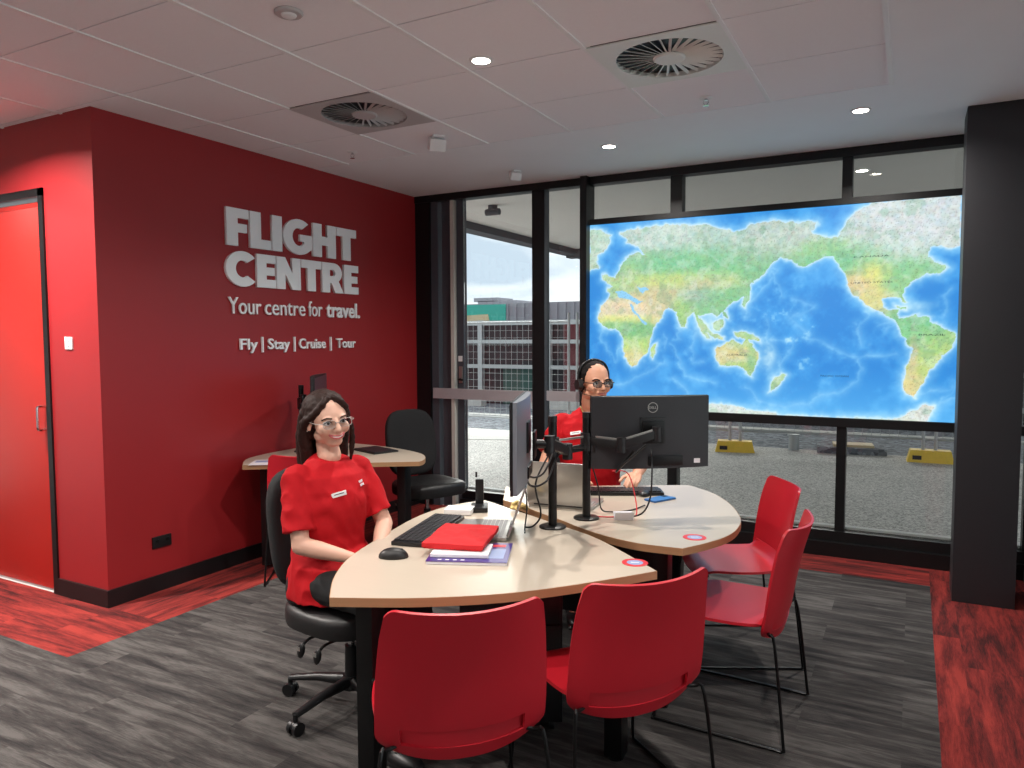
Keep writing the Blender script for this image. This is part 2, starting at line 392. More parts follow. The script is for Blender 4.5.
MAP={'P':[[(0.098,0.943),(0.132,0.959),(0.182,0.963),(0.242,0.971),(0.313,0.962),(0.37,0.954),(0.404,0.93),(0.443,0.911),(0.47,0.922),(0.491,0.938),(0.554,0.954),(0.572,0.942),(0.618,0.931),(0.638,0.938),(0.665,0.925),(0.651,0.885),(0.678,0.859),(0.713,0.85),(0.727,0.881),(0.741,0.924),(0.764,0.966),(0.796,0.997),(0.851,0.997),(0.896,0.999),(0.997,1.008),(1.0,0.779),(0.981,0.772),(0.96,0.783),(0.938,0.785),(0.93,0.786),(0.93,0.751),(0.948,0.715),(0.972,0.687),(0.958,0.662),(0.927,0.665),(0.91,0.648),(0.892,0.632),(0.879,0.598),(0.875,0.571),(0.885,0.544),(0.88,0.536),(0.868,0.563),(0.839,0.569),(0.825,0.552),(0.83,0.52),(0.844,0.497),(0.856,0.51),(0.867,0.514),(0.863,0.483),(0.87,0.46),(0.886,0.469),(0.908,0.482),(0.93,0.472),(0.952,0.437),(0.974,0.414),(0.996,0.397),(0.998,0.381),(0.989,0.338),(0.968,0.294),(0.955,0.259),(0.938,0.223),(0.93,0.196),(0.917,0.151),(0.907,0.11),(0.891,0.123),(0.883,0.158),(0.885,0.212),(0.897,0.284),(0.899,0.328),(0.887,0.364),(0.873,0.391),(0.87,0.426),(0.87,0.429),(0.863,0.447),(0.845,0.475),(0.821,0.498),(0.8,0.517),(0.779,0.549),(0.759,0.587),(0.744,0.624),(0.744,0.66),(0.736,0.688),(0.719,0.726),(0.709,0.759),(0.684,0.766),(0.66,0.745),(0.64,0.724),(0.62,0.726),(0.599,0.76),(0.573,0.772),(0.553,0.755),(0.543,0.742),(0.528,0.695),(0.504,0.668),(0.489,0.64),(0.478,0.592),(0.451,0.564),(0.429,0.546),(0.413,0.517),(0.396,0.488),(0.385,0.508),(0.368,0.508),(0.35,0.499),(0.342,0.499),(0.351,0.459),(0.365,0.418),(0.38,0.378),(0.368,0.383),(0.345,0.439),(0.336,0.499),(0.333,0.515),(0.322,0.5),(0.31,0.48),(0.304,0.44),(0.296,0.44),(0.286,0.481),(0.277,0.517),(0.265,0.537),(0.253,0.543),(0.242,0.523),(0.233,0.492),(0.218,0.462),(0.206,0.428),(0.197,0.376),(0.194,0.334),(0.188,0.303),(0.172,0.271),(0.16,0.245),(0.141,0.229),(0.129,0.244),(0.119,0.281),(0.112,0.323),(0.112,0.376),(0.102,0.413),(0.09,0.43),(0.064,0.43),(0.044,0.446),(0.031,0.473),(0.031,0.511),(0.041,0.559),(0.057,0.585),(0.067,0.619),(0.057,0.636),(0.06,0.657),(0.076,0.661),(0.057,0.678),(0.044,0.706),(0.044,0.732),(0.069,0.715),(0.082,0.708),(0.095,0.739),(0.101,0.759),(0.12,0.81),(0.151,0.838),(0.182,0.825),(0.145,0.88),(0.12,0.893),(0.126,0.913)],[(0.0,0.976),(0.036,0.971),(0.069,0.936),(0.066,0.905),(0.05,0.859),(0.027,0.84),(0.02,0.798),(0.03,0.765),(0.001,0.757)],[(0.395,0.32),(0.408,0.335),(0.425,0.36),(0.447,0.37),(0.461,0.355),(0.472,0.35),(0.48,0.375),(0.488,0.375),(0.499,0.336),(0.513,0.306),(0.516,0.277),(0.508,0.238),(0.498,0.189),(0.487,0.198),(0.476,0.227),(0.454,0.242),(0.432,0.236),(0.409,0.241),(0.401,0.265),(0.395,0.29)],[(0.202,0.334),(0.218,0.353),(0.215,0.314),(0.206,0.272),(0.198,0.287)],[(0.342,0.476),(0.351,0.481),(0.368,0.445),(0.391,0.4),(0.419,0.385),(0.419,0.37),(0.391,0.38),(0.368,0.41),(0.354,0.441)],[(0.385,0.45),(0.402,0.474),(0.419,0.479),(0.416,0.444),(0.405,0.42),(0.391,0.425)],[(0.41,0.524),(0.421,0.513),(0.43,0.479),(0.421,0.484),(0.416,0.504)],[(0.447,0.409),(0.469,0.414),(0.496,0.399),(0.518,0.374),(0.518,0.363),(0.496,0.37),(0.475,0.38),(0.453,0.39)],[(0.558,0.181),(0.579,0.206),(0.59,0.192),(0.579,0.163),(0.559,0.128),(0.546,0.118),(0.553,0.152)],[(0.371,0.033),(0.399,0.045),(0.456,0.033),(0.51,0.018),(0.564,0.012),(0.571,-0.002),(0.703,-0.003),(0.8,0.002),(0.865,0.006),(0.888,0.024),(0.91,0.052),(0.936,0.081),(0.952,0.073),(0.942,0.006),(0.893,-0.021),(0.602,-0.048),(0.385,-0.068)],[(0.483,0.66),(0.491,0.63),(0.484,0.573),(0.476,0.534),(0.468,0.544),(0.475,0.592),(0.472,0.632)],[(0.858,0.528),(0.885,0.518),(0.885,0.511),(0.862,0.519)]],'L':[[(0.086,0.64),(0.114,0.633),(0.14,0.605),(0.171,0.577),(0.152,0.566),(0.121,0.594),(0.095,0.607)],[(0.152,0.651),(0.183,0.649),(0.195,0.633),(0.171,0.624)],[(0.836,0.787),(0.881,0.791),(0.89,0.746),(0.864,0.723),(0.841,0.751)],[(0.895,0.903),(0.919,0.896),(0.924,0.86),(0.907,0.854)],[(0.127,0.564),(0.135,0.563),(0.187,0.452),(0.181,0.447)],[(0.053,0.785),(0.088,0.845),(0.104,0.817),(0.095,0.76),(0.069,0.741)]],'R':[[(0.264,0.335),(0.279,0.294),(0.294,0.243),(0.306,0.192),(0.353,0.173),(0.393,0.155)],[(0.334,0.446),(0.327,0.345),(0.326,0.254),(0.358,0.259)],[(0.277,0.522),(0.288,0.46),(0.286,0.371),(0.278,0.365)],[(0.775,0.282),(0.783,0.236),(0.769,0.162),(0.736,0.123),(0.692,0.111),(0.653,0.062),(0.591,0.043),(0.549,0.055)],[(0.787,0.289),(0.824,0.296),(0.865,0.301)],[(0.634,0.383),(0.679,0.355),(0.714,0.327),(0.749,0.291),(0.782,0.286)],[(0.556,0.703),(0.559,0.645),(0.575,0.587)],[(0.606,0.567),(0.662,0.527),(0.597,0.479),(0.654,0.393)],[(0.197,0.199),(0.246,0.262),(0.173,0.177),(0.097,0.121)],[(0.546,0.374),(0.577,0.365),(0.608,0.374),(0.599,0.317),(0.579,0.25),(0.558,0.181)],[(0.822,0.436),(0.859,0.453),(0.841,0.418)],[(0.984,0.591),(0.968,0.549),(0.973,0.48)],[(0.051,0.452),(0.038,0.377),(0.084,0.248),(0.103,0.323)],[(0.909,0.124),(0.979,0.145),(1.0,0.173),(0.962,0.074),(0.98,0.093),(1.001,0.112)],[(0.239,0.386),(0.251,0.365),(0.243,0.324)],[(0.557,0.722),(0.569,0.711),(0.479,0.534),(0.487,0.495),(0.485,0.482)],[(0.533,0.471),(0.539,0.374),(0.556,0.278),(0.54,0.229)],[(0.802,0.554),(0.801,0.482),(0.771,0.437),(0.781,0.355)],[(0.482,0.129),(0.521,0.063),(0.563,0.046)],[(0.276,0.165),(0.3,0.13),(0.318,0.09)]],'B':[(0.313,0.892,0.2368,0.0531,(0.66,0.74,0.72)),(0.475,0.892,0.1316,0.0619,(0.64,0.72,0.7)),(0.267,0.756,0.1,0.0619,(0.36,0.68,0.46)),(0.394,0.774,0.1053,0.0973,(0.4,0.68,0.47)),(0.176,0.784,0.0316,0.0531,(0.48,0.7,0.5)),(0.503,0.822,0.0684,0.0531,(0.55,0.68,0.58)),(0.267,0.695,0.1,0.031,(0.8,0.8,0.42)),(0.127,0.716,0.0368,0.0442,(0.6,0.72,0.48)),(0.417,0.674,0.0368,0.031,(0.75,0.78,0.45)),(0.361,0.658,0.0474,0.031,(0.76,0.68,0.56)),(0.338,0.595,0.0421,0.0265,(0.56,0.66,0.62)),(0.22,0.606,0.0474,0.0398,(0.76,0.7,0.52)),(0.395,0.587,0.0474,0.0531,(0.42,0.68,0.46)),(0.298,0.541,0.0263,0.0531,(0.55,0.72,0.42)),(0.121,0.538,0.0737,0.031,(0.84,0.76,0.62)),(0.214,0.534,0.0316,0.0442,(0.78,0.72,0.56)),(0.121,0.485,0.0789,0.0177,(0.82,0.82,0.48)),(0.153,0.418,0.0368,0.0442,(0.42,0.68,0.42)),(0.16,0.355,0.0368,0.0354,(0.66,0.78,0.42)),(0.144,0.287,0.0237,0.0354,(0.8,0.76,0.5)),(0.096,0.456,0.0474,0.0177,(0.5,0.72,0.42)),(0.459,0.306,0.0474,0.0398,(0.8,0.74,0.5)),(0.481,0.237,0.0368,0.0354,(0.62,0.76,0.42)),(0.469,0.35,0.0316,0.0221,(0.6,0.74,0.44)),(0.497,0.287,0.0105,0.0619,(0.45,0.7,0.45)),(0.843,0.901,0.1211,0.0885,(0.7,0.74,0.76)),(0.945,0.905,0.0947,0.1062,(0.74,0.78,0.8)),(0.694,0.811,0.0579,0.0354,(0.5,0.72,0.48)),(0.781,0.757,0.0947,0.0487,(0.38,0.68,0.47)),(0.859,0.785,0.0632,0.0442,(0.74,0.78,0.78)),(0.805,0.683,0.0316,0.0619,(0.84,0.82,0.42)),(0.773,0.631,0.0263,0.0442,(0.8,0.7,0.5)),(0.816,0.574,0.0316,0.0442,(0.8,0.76,0.48)),(0.861,0.634,0.0368,0.0531,(0.45,0.7,0.46)),(0.896,0.702,0.0421,0.0354,(0.45,0.7,0.48)),(0.913,0.417,0.0579,0.0531,(0.4,0.7,0.46)),(0.954,0.355,0.0474,0.0531,(0.6,0.75,0.42)),(0.933,0.258,0.0316,0.0531,(0.66,0.76,0.4)),(0.908,0.168,0.0211,0.0442,(0.8,0.74,0.5)),(0.904,0.302,0.0079,0.0796,(0.78,0.66,0.52)),(0.541,0.875,0.0789,0.0442,(0.66,0.72,0.68)),(0.024,0.893,0.0474,0.1062,(0.66,0.76,0.68)),(0.422,-0.004,0.2105,0.0354,(0.78,0.82,0.8)),(0.932,0.045,0.0474,0.0442,(0.8,0.8,0.78))],'T':[('CANADA',0.799,0.751,0.085),('UNITED STATES',0.801,0.631,0.1),('BRAZIL',0.944,0.388,0.06),('AUSTRALIA',0.456,0.291,0.06),('PACIFIC OCEAN',0.716,0.194,0.07)]}
# ------------------------------------------------------------------ the room
XW, YC, YW, H = -4.064, 2.598, 5.70, 2.845       # red wall, its corner, window wall, ceiling
XR = .68                                          # glazed wall on the right
XL, YB = -7.6, -3.6
# floor: grey field with red borders
def quad(mb, x0, y0, x1, y1, mi, z=0.):
    f = mb.bm.faces.new([mb.bm.verts.new(p) for p in ((x0, y0, z), (x1, y0, z), (x1, y1, z), (x0, y1, z))]); f.material_index = mi
fl = MB()
quad(fl, XL, YB, .13, 2.08, 0); quad(fl, -3.6, 2.08, .13, 5.22, 0)
quad(fl, XL, 2.08, -3.6, YC, 1); quad(fl, -3.6, 5.22, .13, YW, 1)
quad(fl, XW, YC, -3.6, YW, 2); quad(fl, .13, YB, XR, YW, 2)
fl_ = fl.build('floor', [M['carpet_grey'], M['carpet_red'], M['carpet_red_turned']], smooth=False)
fl_['kind'] = 'structure'
struct(MB().between((XL, YB, -.25), (XR+.05, YW+.05, -.004)), 'floor_slab', M['concrete'], smooth=False)

struct(MB().between((XW-.1, YC, 0), (XW, YW+.06, H+.2)), 'wall_red_side', M['wall_red'], smooth=False)
DX0, DX1, DH = -5.50, -4.54, 2.445                # door opening
w = MB(); w.between((DX1, YC, 0), (XW-.1, YC+.1, H+.2)); w.between((XL, YC, 0), (DX0, YC+.1, H+.2)); w.between((DX0, YC, DH), (DX1, YC+.1, H+.2))
struct(w, 'wall_door_side', M['wall_red'], smooth=False)
struct(MB().between((XL-.1, YB, 0), (XL, YC, H+.2)), 'wall_left', M['plaster'], smooth=False)
struct(MB().between((XL, YB-.1, 0), (XR, YB, H+.2)), 'wall_back', M['plaster'], smooth=False)
# baseboards
struct(MB().between((XW, YC-.0, 0), (XW+.014, YW, .1)), 'baseboard_red_side', M['skirt'], smooth=False)
b = MB(); b.between((DX1, YC-.014, 0), (XW+.014, YC, .1)); b.between((XL, YC-.014, 0), (DX0, YC, .1))
struct(b, 'baseboard_door_side', M['skirt'], smooth=False)
# door
f = MB(); t_ = .045
f.between((DX1-t_, YC-.012, 0), (DX1, YC+.1, DH)); f.between((DX0, YC-.012, 0), (DX0+t_, YC+.1, DH)); f.between((DX0, YC-.012, DH-t_), (DX1, YC+.1, DH))
struct(f, 'trim_door_frame', M['frame'], smooth=False)
d = MB(); d.between((DX0+t_+.004, YC+.02, .01), (DX1-t_-.004, YC+.062, DH-t_-.055), bev=.002)
door = struct(d, 'door_1', M['door_red'])
MB().between((DX0+t_, YC+.03, DH-t_-.05), (DX1-t_, YC+.06, DH-t_-.022)).build('head_rail', M['door_red'], door, smooth=False)
hx = DX1-t_-.055
h_ = MB().tube([(hx, YC+.02, 1.145), (hx, YC-.028, 1.145), (hx, YC-.034, 1.12), (hx, YC-.034, 1.03), (hx, YC-.028, 1.005), (hx, YC+.02, 1.005)], .008, sm=3)
h_.build('pull_handle', M['chrome'], door)

# ceiling: tiles in a grid, plain plaster margin towards the glass
GX, GY = -3.133, 2.5586
gx1, gy1 = GX+3.0, GY+1.8
struct(MB().between((XL, YB, H+.02), (XR+.1, YW+.1, H+.16)), 'ceiling_slab', M['void'], smooth=False)
c = MB(); c.between((XL, gy1, H), (XR, YW, H+.018)); c.between((gx1, YB, H), (XR, gy1, H+.018))
struct(c, 'ceiling_plaster', M['plaster'], smooth=False)
vents = [(3, 1), (0, 1)]
tl = MB()
i0 = -8
for i in range(i0, 5):
    for j in range(-11, 3):
        x0, y0 = GX+.6*i, GY+.6*j
        if x0+.6 < XL or y0+.6 < YB or (i, j) in vents: continue
        if y0 >= YC-.01 and x0+.6 <= XW: continue
        lo = (max(x0+.004, XL), max(y0+.0035, YB)); hi = (x0+.596, y0+.5965)
        tl.between((lo[0], lo[1], H+.001), (hi[0], hi[1], H+.016))
struct(tl, 'ceiling', M['ceiling'], smooth=False)
tb = MB()
for i in range(i0+1, 6):
    x = GX+.6*i
    tb.between((x-.0105, YB if x > XW else YB, H-.005), (x+.0105, gy1 if x > XW else YC, H+.02))
struct(tb, 'trim_ceiling_grid', M['tbar'], smooth=False)

# swirl diffusers
def diffuser(cx, cy, label, pm):
    t = thing('air_diffuser', label, 'air vent', (cx, cy, H), 0, 'round swirl air diffusers in the ceiling')
    # plate with a round hole
    p = MB(); n = 64; r = .245; z0, z1 = -.006, .0
    def sq(a):
        c_, s_ = math.cos(a), math.sin(a); k = .297/max(abs(c_), abs(s_)); return c_*k, s_*k
    for k in range(n):
        a, b_ = 2*PI*k/n, 2*PI*(k+1)/n
        for z in (z0, z1):
            p.bm.faces.new([p.bm.verts.new(q) for q in ((r*math.cos(a), r*math.sin(a), z), (*sq(a), z), (*sq(b_), z), (r*math.cos(b_), r*math.sin(b_), z))])
        p.bm.faces.new([p.bm.verts.new(q) for q in ((*sq(a), z0), (*sq(b_), z0), (*sq(b_), z1), (*sq(a), z1))])
        p.bm.faces.new([p.bm.verts.new(q) for q in ((r*math.cos(a), r*math.sin(a), z0), (r*math.cos(b_), r*math.sin(b_), z0), (r*math.cos(b_), r*math.sin(b_), .019), (r*math.cos(a), r*math.sin(a), .019))])
    bmesh.ops.remove_doubles(p.bm, verts=p.bm.verts[:], dist=1e-5)
    p.build('face_plate', pm, t, smooth=False)
    MB().lathe([(.001, .0165), (.245, .0165), (.245, .019), (.001, .019)]).build('dark_throat', M['black'], t)
    MB().lathe([(.001, -.010), (.066, -.010), (.074, -.004), (.074, .002), (.001, .002)]).build('hub_disc', pm, t)
    for k in range(30):
        a = 2*PI*k/30
        q = Matrix.Rotation(a, 4, 'Z') @ Matrix.Translation((.158, 0, .004)) @ Matrix.Rotation(R(-38), 4, 'X')
        bl = MB(); bl.box((0, 0, 0), (.178, .015, .0016)); bl.xform(q)
        bl.build('blade', pm, t, smooth=False)
    return t
diffuser(GX+2.1, GY+.9-.0, 'swirl air diffuser on a bright white plate, above the desks', M['plate'])
diffuser(GX+.3, GY+.9, 'swirl air diffuser on a dull grey plate, near the red lettered wall', M['plate_grey'])

# downlights
def downlight(x, y, label, power=9, grp='recessed round downlights in the ceiling'):
    t = thing('downlight', label, 'ceiling light', (x, y, H), 0, grp)
    MB().lathe([(.042, -.005), (.056, -.004), (.058, .0), (.042, .0)]).build('trim_ring', M['white'], t)
    MB().lathe([(.001, -.0035), (.042, -.0035), (.042, -.0015), (.001, -.0015)]).build('lens', M['lamp'], t)
    la = bpy.data.lights.new('downlight_beam', 'AREA'); la.shape = 'DISK'; la.size = .08; la.energy = power; la.color = (1, .945, .88); la.spread = R(150)
    lo = bpy.data.objects.new('bulb', la); COL.objects.link(lo); lo.parent = t; lo.location = (0, 0, -.012)
    return t
PW = 13.5
downlight(-1.81, 3.06, 'lit downlight set among the ceiling tiles', PW)
downlight(-1.85, 4.82, 'lit downlight in the plain ceiling above the two glass panes beside the map', PW)
downlight(-.30, 4.77, 'lit downlight in the plain ceiling near the dark column', PW)
for (x, y, k) in [(-3.6, 1.2, 1.0), (-4.45, 1.85, 3.0), (-6.0, 1.7, 1), (-1.8, .9, 1), (-.3, 1.6, 1), (-3.6, -1.2, 1), (-1.8, -1.4, 1), (-5.4, -1.0, 1)]:
    downlight(x, y, 'lit round downlight in the tiled ceiling behind the viewpoint', PW*k, 'downlights behind the viewpoint')

# small ceiling fittings
t = thing('smoke_detector', 'small round smoke detector on a tile near the top of the picture', 'smoke detector', (-2.216, 2.25, H))
MB().lathe([(.001, -.012), (.05, -.012), (.056, -.006), (.056, 0), (.001, 0)]).build('base', M['plate_grey'], t)
MB().lathe([(.001, -.022), (.02, -.022), (.028, -.018), (.032, -.010), (.001, -.010)]).build('sensor_head', M['white'], t)
def sprinkler(x, y, label):
    t = thing('sprinkler_head', label, 'sprinkler', (x, y, H), 0, 'sprinkler heads in the ceiling')
    MB().lathe([(.001, -.004), (.03, -.004), (.036, 0), (.001, 0)]).build('escutcheon', M['white'], t)
    s = MB(); s.cyl((0, 0, -.004), (0, 0, -.014), .008); s.tube([(.01, 0, -.012), (.014, 0, -.026), (0, 0, -.04)], .002, sm=3); s.tube([(-.01, 0, -.012), (-.014, 0, -.026), (0, 0, -.04)], .002, sm=3)
    s.build('body', M['chrome'], t)
    MB().lathe([(.001, -.044), (.016, -.043), (.016, -.041), (.001, -.04)]).build('deflector', M['chrome'], t)
sprinkler(-1.024, 4.12, 'sprinkler head just beyond the bright white diffuser')
sprinkler(-3.47, 4.10, 'sprinkler head close above the red lettered wall')
def sensor(x, y, rz, label, k):
    t = thing('motion_sensor', label, 'sensor', (x, y, H), rz, 'small white ceiling sensors')
    MB().box((0, 0, -.006), (.1*k, .06*k, .012), bev=.003).build('mount', M['white'], t)
    q = Matrix.Rotation(R(25), 3, 'Y')
    MB().box((.01, 0, -.04*k), (.05*k, .085*k, .06*k), rot=q, bev=.006).build('housing', M['white'], t)
sensor(-2.74, 4.06, R(-40), 'larger white box sensor hanging under a ceiling tile', 1.25)
sensor(-2.76, 5.17, R(-40), 'smaller white box sensor on the plain ceiling near the window head', 1.0)
t = thing('light_switch', 'small white switch plate on the red wall beside the door', 'switch', (-4.343, YC, 1.53))
MB().box((0, -.004, 0), (.072, .008, .072), bev=.002).build('plate', M['white'], t)
MB().box((0, -.010, 0), (.022, .006, .034), bev=.002).build('rocker', M['paper'], t)
t = thing('power_outlet', 'black double power outlet low on the red lettered wall', 'outlet', (XW, 2.95, .304))
MB().box((.005, 0, 0), (.01, .13, .072), bev=.002).build('plate', M['black'], t)
for s_ in (-1, 1): MB().box((.011, s_*.035, .008), (.004, .02, .02), bev=.001).build('socket', M['black_metal'], t)

# ------------------------------------------------------------------ window wall
def bar(x0, x1, z0, z1, y0=YW-.05, y1=YW+.05): return MB().between((x0, y0, z0), (x1, y1, z1))
g = MB(); ZT = 2.80
# jambs, head, sill and mullions of the big frame (one assembly)
for a in [(XW, -3.91, 0, H), (-2.86, -2.746, 0, H), (-1.675, -1.60, 0, .93), (-1.67, -1.58, 2.50, H), (-.46, -.398, 0, .93), (-.462, -.396, 2.50, H), (.645, XR+.06, 0, H)]:
    g.between((a[0], YW-.04, a[2]), (a[1], YW+.06, a[3]))
g.between((XW, YW-.05, ZT-.015), (XR+.06, YW+.06, H))              # head
g.between((-2.36, YW-.045, 2.462), (XR+.06, YW+.06, 2.505))        # transom over the map
g.between((-2.36, YW-.05, .918), (XR+.06, YW+.06, .978))           # rail under the map
g.between((-3.57, YW-.05, 0), (XR+.06, YW+.06, .175)); g.between((-3.57, YW-.09, 0), (XR+.06, YW-.05, .10))
struct(g, 'window_frame', M['frame'], smooth=False)
struct(MB().between((-2.392, YW-.11, 0), (-2.335, YW+.06, H)), 'trim_post', M['frame'], smooth=False)
g = MB(); g.between((-3.905, YW-.02, 0), (-3.83, YW+.06, ZT)); g.between((-3.80, YW-.0, 0), (-3.70, YW+.05, ZT)); g.between((-2.756, YW-.035, .17), (-2.744, YW+.05, ZT))
g.between((-3.572, YW+.0, 0), (-3.64, YW+.06, ZT))
struct(g, 'trim_jamb', M['frame_grey'], smooth=False)
struct(MB().between((-3.69, YW-.03, .0), (-3.655, YW+.03, ZT)), 'trim_seal', M['seal'], smooth=False)
g = MB(); g.between((-3.56, YW+.045, .175), (-2.4, YW+.10, .19)); g.between((-2.33, YW+.045, .175), (XR, YW+.10, .19))
struct(g, 'trim_sill', M['plaster'], smooth=False)
panes = [(-3.57, -2.86, .175, ZT), (-2.746, -2.392, .175, ZT), (-2.335, -1.67, 2.505, ZT), (-1.58, -.462, 2.505, ZT), (-.396, .645, 2.505, ZT),
         (-2.335, -1.675, .175, .918), (-1.60, -.46, .175, .918), (-.398, .645, .175, .918), (.252, .645, .978, 2.462)]
for i, (x0, x1, z0, z1) in enumerate(panes):
    struct(MB().between((x0, YW+.012, z0), (x1, YW+.018, z1)), 'window_%d' % (i+1), M['glass'], smooth=False)
g = MB(); g.between((-3.88, YW-.045, 1.0), (-2.86, YW-.03, 1.095)); g.between((-2.746, YW+.0, 1.015), (-2.392, YW+.01, 1.10))
struct(g, 'trim_safety_strip', M['strip'], smooth=False)
t = thing('door_lock', 'small metal latch and lock on the glass door stile', 'lock', (-3.6, YW, 1.2))
MB().box((0, -.008, .02), (.035, .014, .15), bev=.003).build('lock_plate', M['silver'], t)
MB().tube([(0, -.012, -.02), (0, -.05, -.02), (.05, -.055, -.025)], .009, sm=3).build('latch_lever', M['black_metal'], t)
MB().box((-.005, -.006, .165), (.04, .006, .05)).build('label_tag', M['white'], t)
# right-hand glazed wall
g = MB()
for y in (YB, -1.4, .8, 3.0, 4.95): g.between((XR, y, 0), (XR+.1, y+.07, H))
g.between((XR, YB, ZT-.02), (XR+.1, YW, H)); g.between((XR, YB, 0), (XR+.1, YW, .14)); g.between((XR-.03, YB, 0), (XR, YW-.09, .07))
struct(g, 'window_frame_right', M['frame'], smooth=False)
struct(MB().between((XR+.04, YB, .14), (XR+.046, YW-.04, ZT)), 'window_10', M['glass'], smooth=False)
# column
c = MB(); c.between((.235, 4.98, 0), (.545, 5.27, H), bev=.006)
struct(c, 'column', M['column'])
# ------------------------------------------------------------------ the lit world map
def inside(px, py, poly):
    r = np.zeros(px.shape, bool); n = len(poly)
    for i in range(n):
        x1, y1 = poly[i]; x2, y2 = poly[(i+1) % n]
        if y1 == y2: continue
        c = ((y1 > py) != (y2 > py)) & (px < (x2-x1)*(py-y1)/(y2-y1)+x1)
        r ^= c
    return r
def segdist(px, py, poly, closed=True):
    d = np.full(px.shape, 9.); n = len(poly)
    for i in range(n if closed else n-1):
        x1, y1 = poly[i]; x2, y2 = poly[(i+1) % n]
        dx, dy = (x2-x1)*1.75, y2-y1; L2 = dx*dx+dy*dy+1e-9
        t = np.clip(((px-x1)*1.75*dx+(py-y1)*dy)/L2, 0, 1)
        d = np.minimum(d, np.hypot((px-x1)*1.75-t*dx, py-y1-t*dy))
    return d
def fbm(px, py, seed, f0, octs=4, sx=1.):
    rs = np.random.RandomState(seed); out = np.zeros(px.shape); amp = 1; tot = 0
    for o in range(octs):
        f = f0*2**o; G = rs.rand(int(f*sx*2)+4, int(f)+4)
        x = px*f*1.75*sx; y = py*f; xi = np.clip(x.astype(int), 0, G.shape[0]-2); yi = np.clip(y.astype(int), 0, G.shape[1]-2)
        fx = x-xi; fy = y-yi; fx = fx*fx*(3-2*fx); fy = fy*fy*(3-2*fy)
        out += amp*((G[xi, yi]*(1-fx)+G[xi+1, yi]*fx)*(1-fy)+(G[xi, yi+1]*(1-fx)+G[xi+1, yi+1]*fx)*fy)
        tot += amp; amp *= .55
    return out/tot
NX, NY = 520, 300
uu, vv = np.meshgrid((np.arange(NX+1))/NX, (np.arange(NY+1))/NY, indexing='ij')
wx = uu+(fbm(uu, vv, 3, 40, 3)-.5)*.012; wy = vv+(fbm(uu, vv, 4, 40, 3)-.5)*.02
land = np.zeros(uu.shape, bool); dist = np.full(uu.shape, 9.)
for P_ in MAP['P']: land |= inside(wx, wy, P_); dist = np.minimum(dist, segdist(wx, wy, P_))
lake = np.zeros(uu.shape, bool)
for P_ in MAP['L'][:2]+MAP['L'][4:5]: lake |= inside(wx, wy, P_)
lakeland = land & lake
sea = np.zeros(uu.shape+(3,)); n1 = fbm(uu, vv, 11, 9, 5); n2 = fbm(uu, vv, 12, 30, 4)
deep = np.array([.15, .50, .80]); lightc = np.array([.36, .70, .93])
k = np.clip((n1-.42)*2.6+(n2-.5)*1.2, 0, 1)[..., None]*.55
sea[:] = deep*(1-k)+lightc*k
k = (np.clip(1-vv*4.2, 0, 1)*.5)[..., None]; sea = sea*(1-k)+np.array([.45, .76, .95])*k
rd = np.full(uu.shape, 9.)
for P_ in MAP['R']: rd = np.minimum(rd, segdist(uu+(n2-.5)*.03, vv+(n1-.5)*.04, P_, False))
k = (np.exp(-(rd/.006)**2)*.14+np.exp(-(rd/.024)**2)*.22)[..., None]*(.5+n2[..., None])
sea = sea*(1-np.clip(k, 0, 1))+np.array([.68, .86, .96])*np.clip(k, 0, 1)
fl_n = np.clip((n2-.60)*6, 0, 1)*np.clip((n1-.45)*6, 0, 1)*np.exp(-((uu-.60)/.14)**2-((vv-.38)/.2)**2)
k = fl_n[..., None]*.7; sea = sea*(1-k)+np.array([.74, .88, .93])*k
k = (np.exp(-(dist/.028)**2)*.50)[..., None]; sea = sea*(1-k)+np.array([.70, .87, .94])*k
k = (np.exp(-(dist/.008)**2)*.55)[..., None]; sea = sea*(1-k)+np.array([.92, .96, .97])*k
# Indonesian and Okhotsk shelves
for (a, b_, ra, rb, s_) in ((.375, .44, .035, .06, .75), (.36, .52, .03, .04, .4), (.545, .29, .022, .07, .6), (.895, .52, .05, .03, .5), (.44, .63, .02, .06, .6)):
    k = (np.exp(-((uu-a)/ra)**2-((vv-b_)/rb)**2)*s_*(.5+n2))[..., None]; k = np.clip(k, 0, 1)
    sea = sea*(1-k)+np.array([.80, .90, .92])*k
col = np.zeros_like(sea); wsum = np.full(uu.shape, .02); col += np.array([.6, .74, .55])*.02
for (a, b_, ra, rb, c_) in MAP['B']:
    w_ = np.exp(-((uu-a)/ra)**2-((vv-b_)/rb)**2)
    col += w_[..., None]*np.array(c_); wsum += w_
col /= wsum[..., None]
nl = fbm(uu, vv, 21, 70, 3)
col *= (.90+.22*nl)[..., None]
col[..., 0] += (fbm(uu, vv, 22, 50, 3)-.5)*.14; col[..., 2] -= (fbm(uu, vv, 23, 60, 2)-.5)*.10
border = np.abs(fbm(uu, vv, 31, 14, 2)-.5) < .012
col[border] = col[border]*.75+np.array([.6, .5, .5])*.25
rel = np.clip((fbm(uu, vv, 41, 26, 4)-.52)*7, 0, 1)[..., None]*.28; col = col*(1-rel)+np.array([.86, .90, .88])*rel
rel = np.clip((fbm(uu, vv, 42, 22, 4)-.56)*7, 0, 1)[..., None]*.30; col = col*(1-rel)+np.array([.30, .52, .38])*rel
col = col*.84+np.array([.84, .90, .86])*.16
col[lakeland] = np.array([.52, .76, .90])
img = np.where(land[..., None], col, sea)
img = np.clip(img, 0, 1)
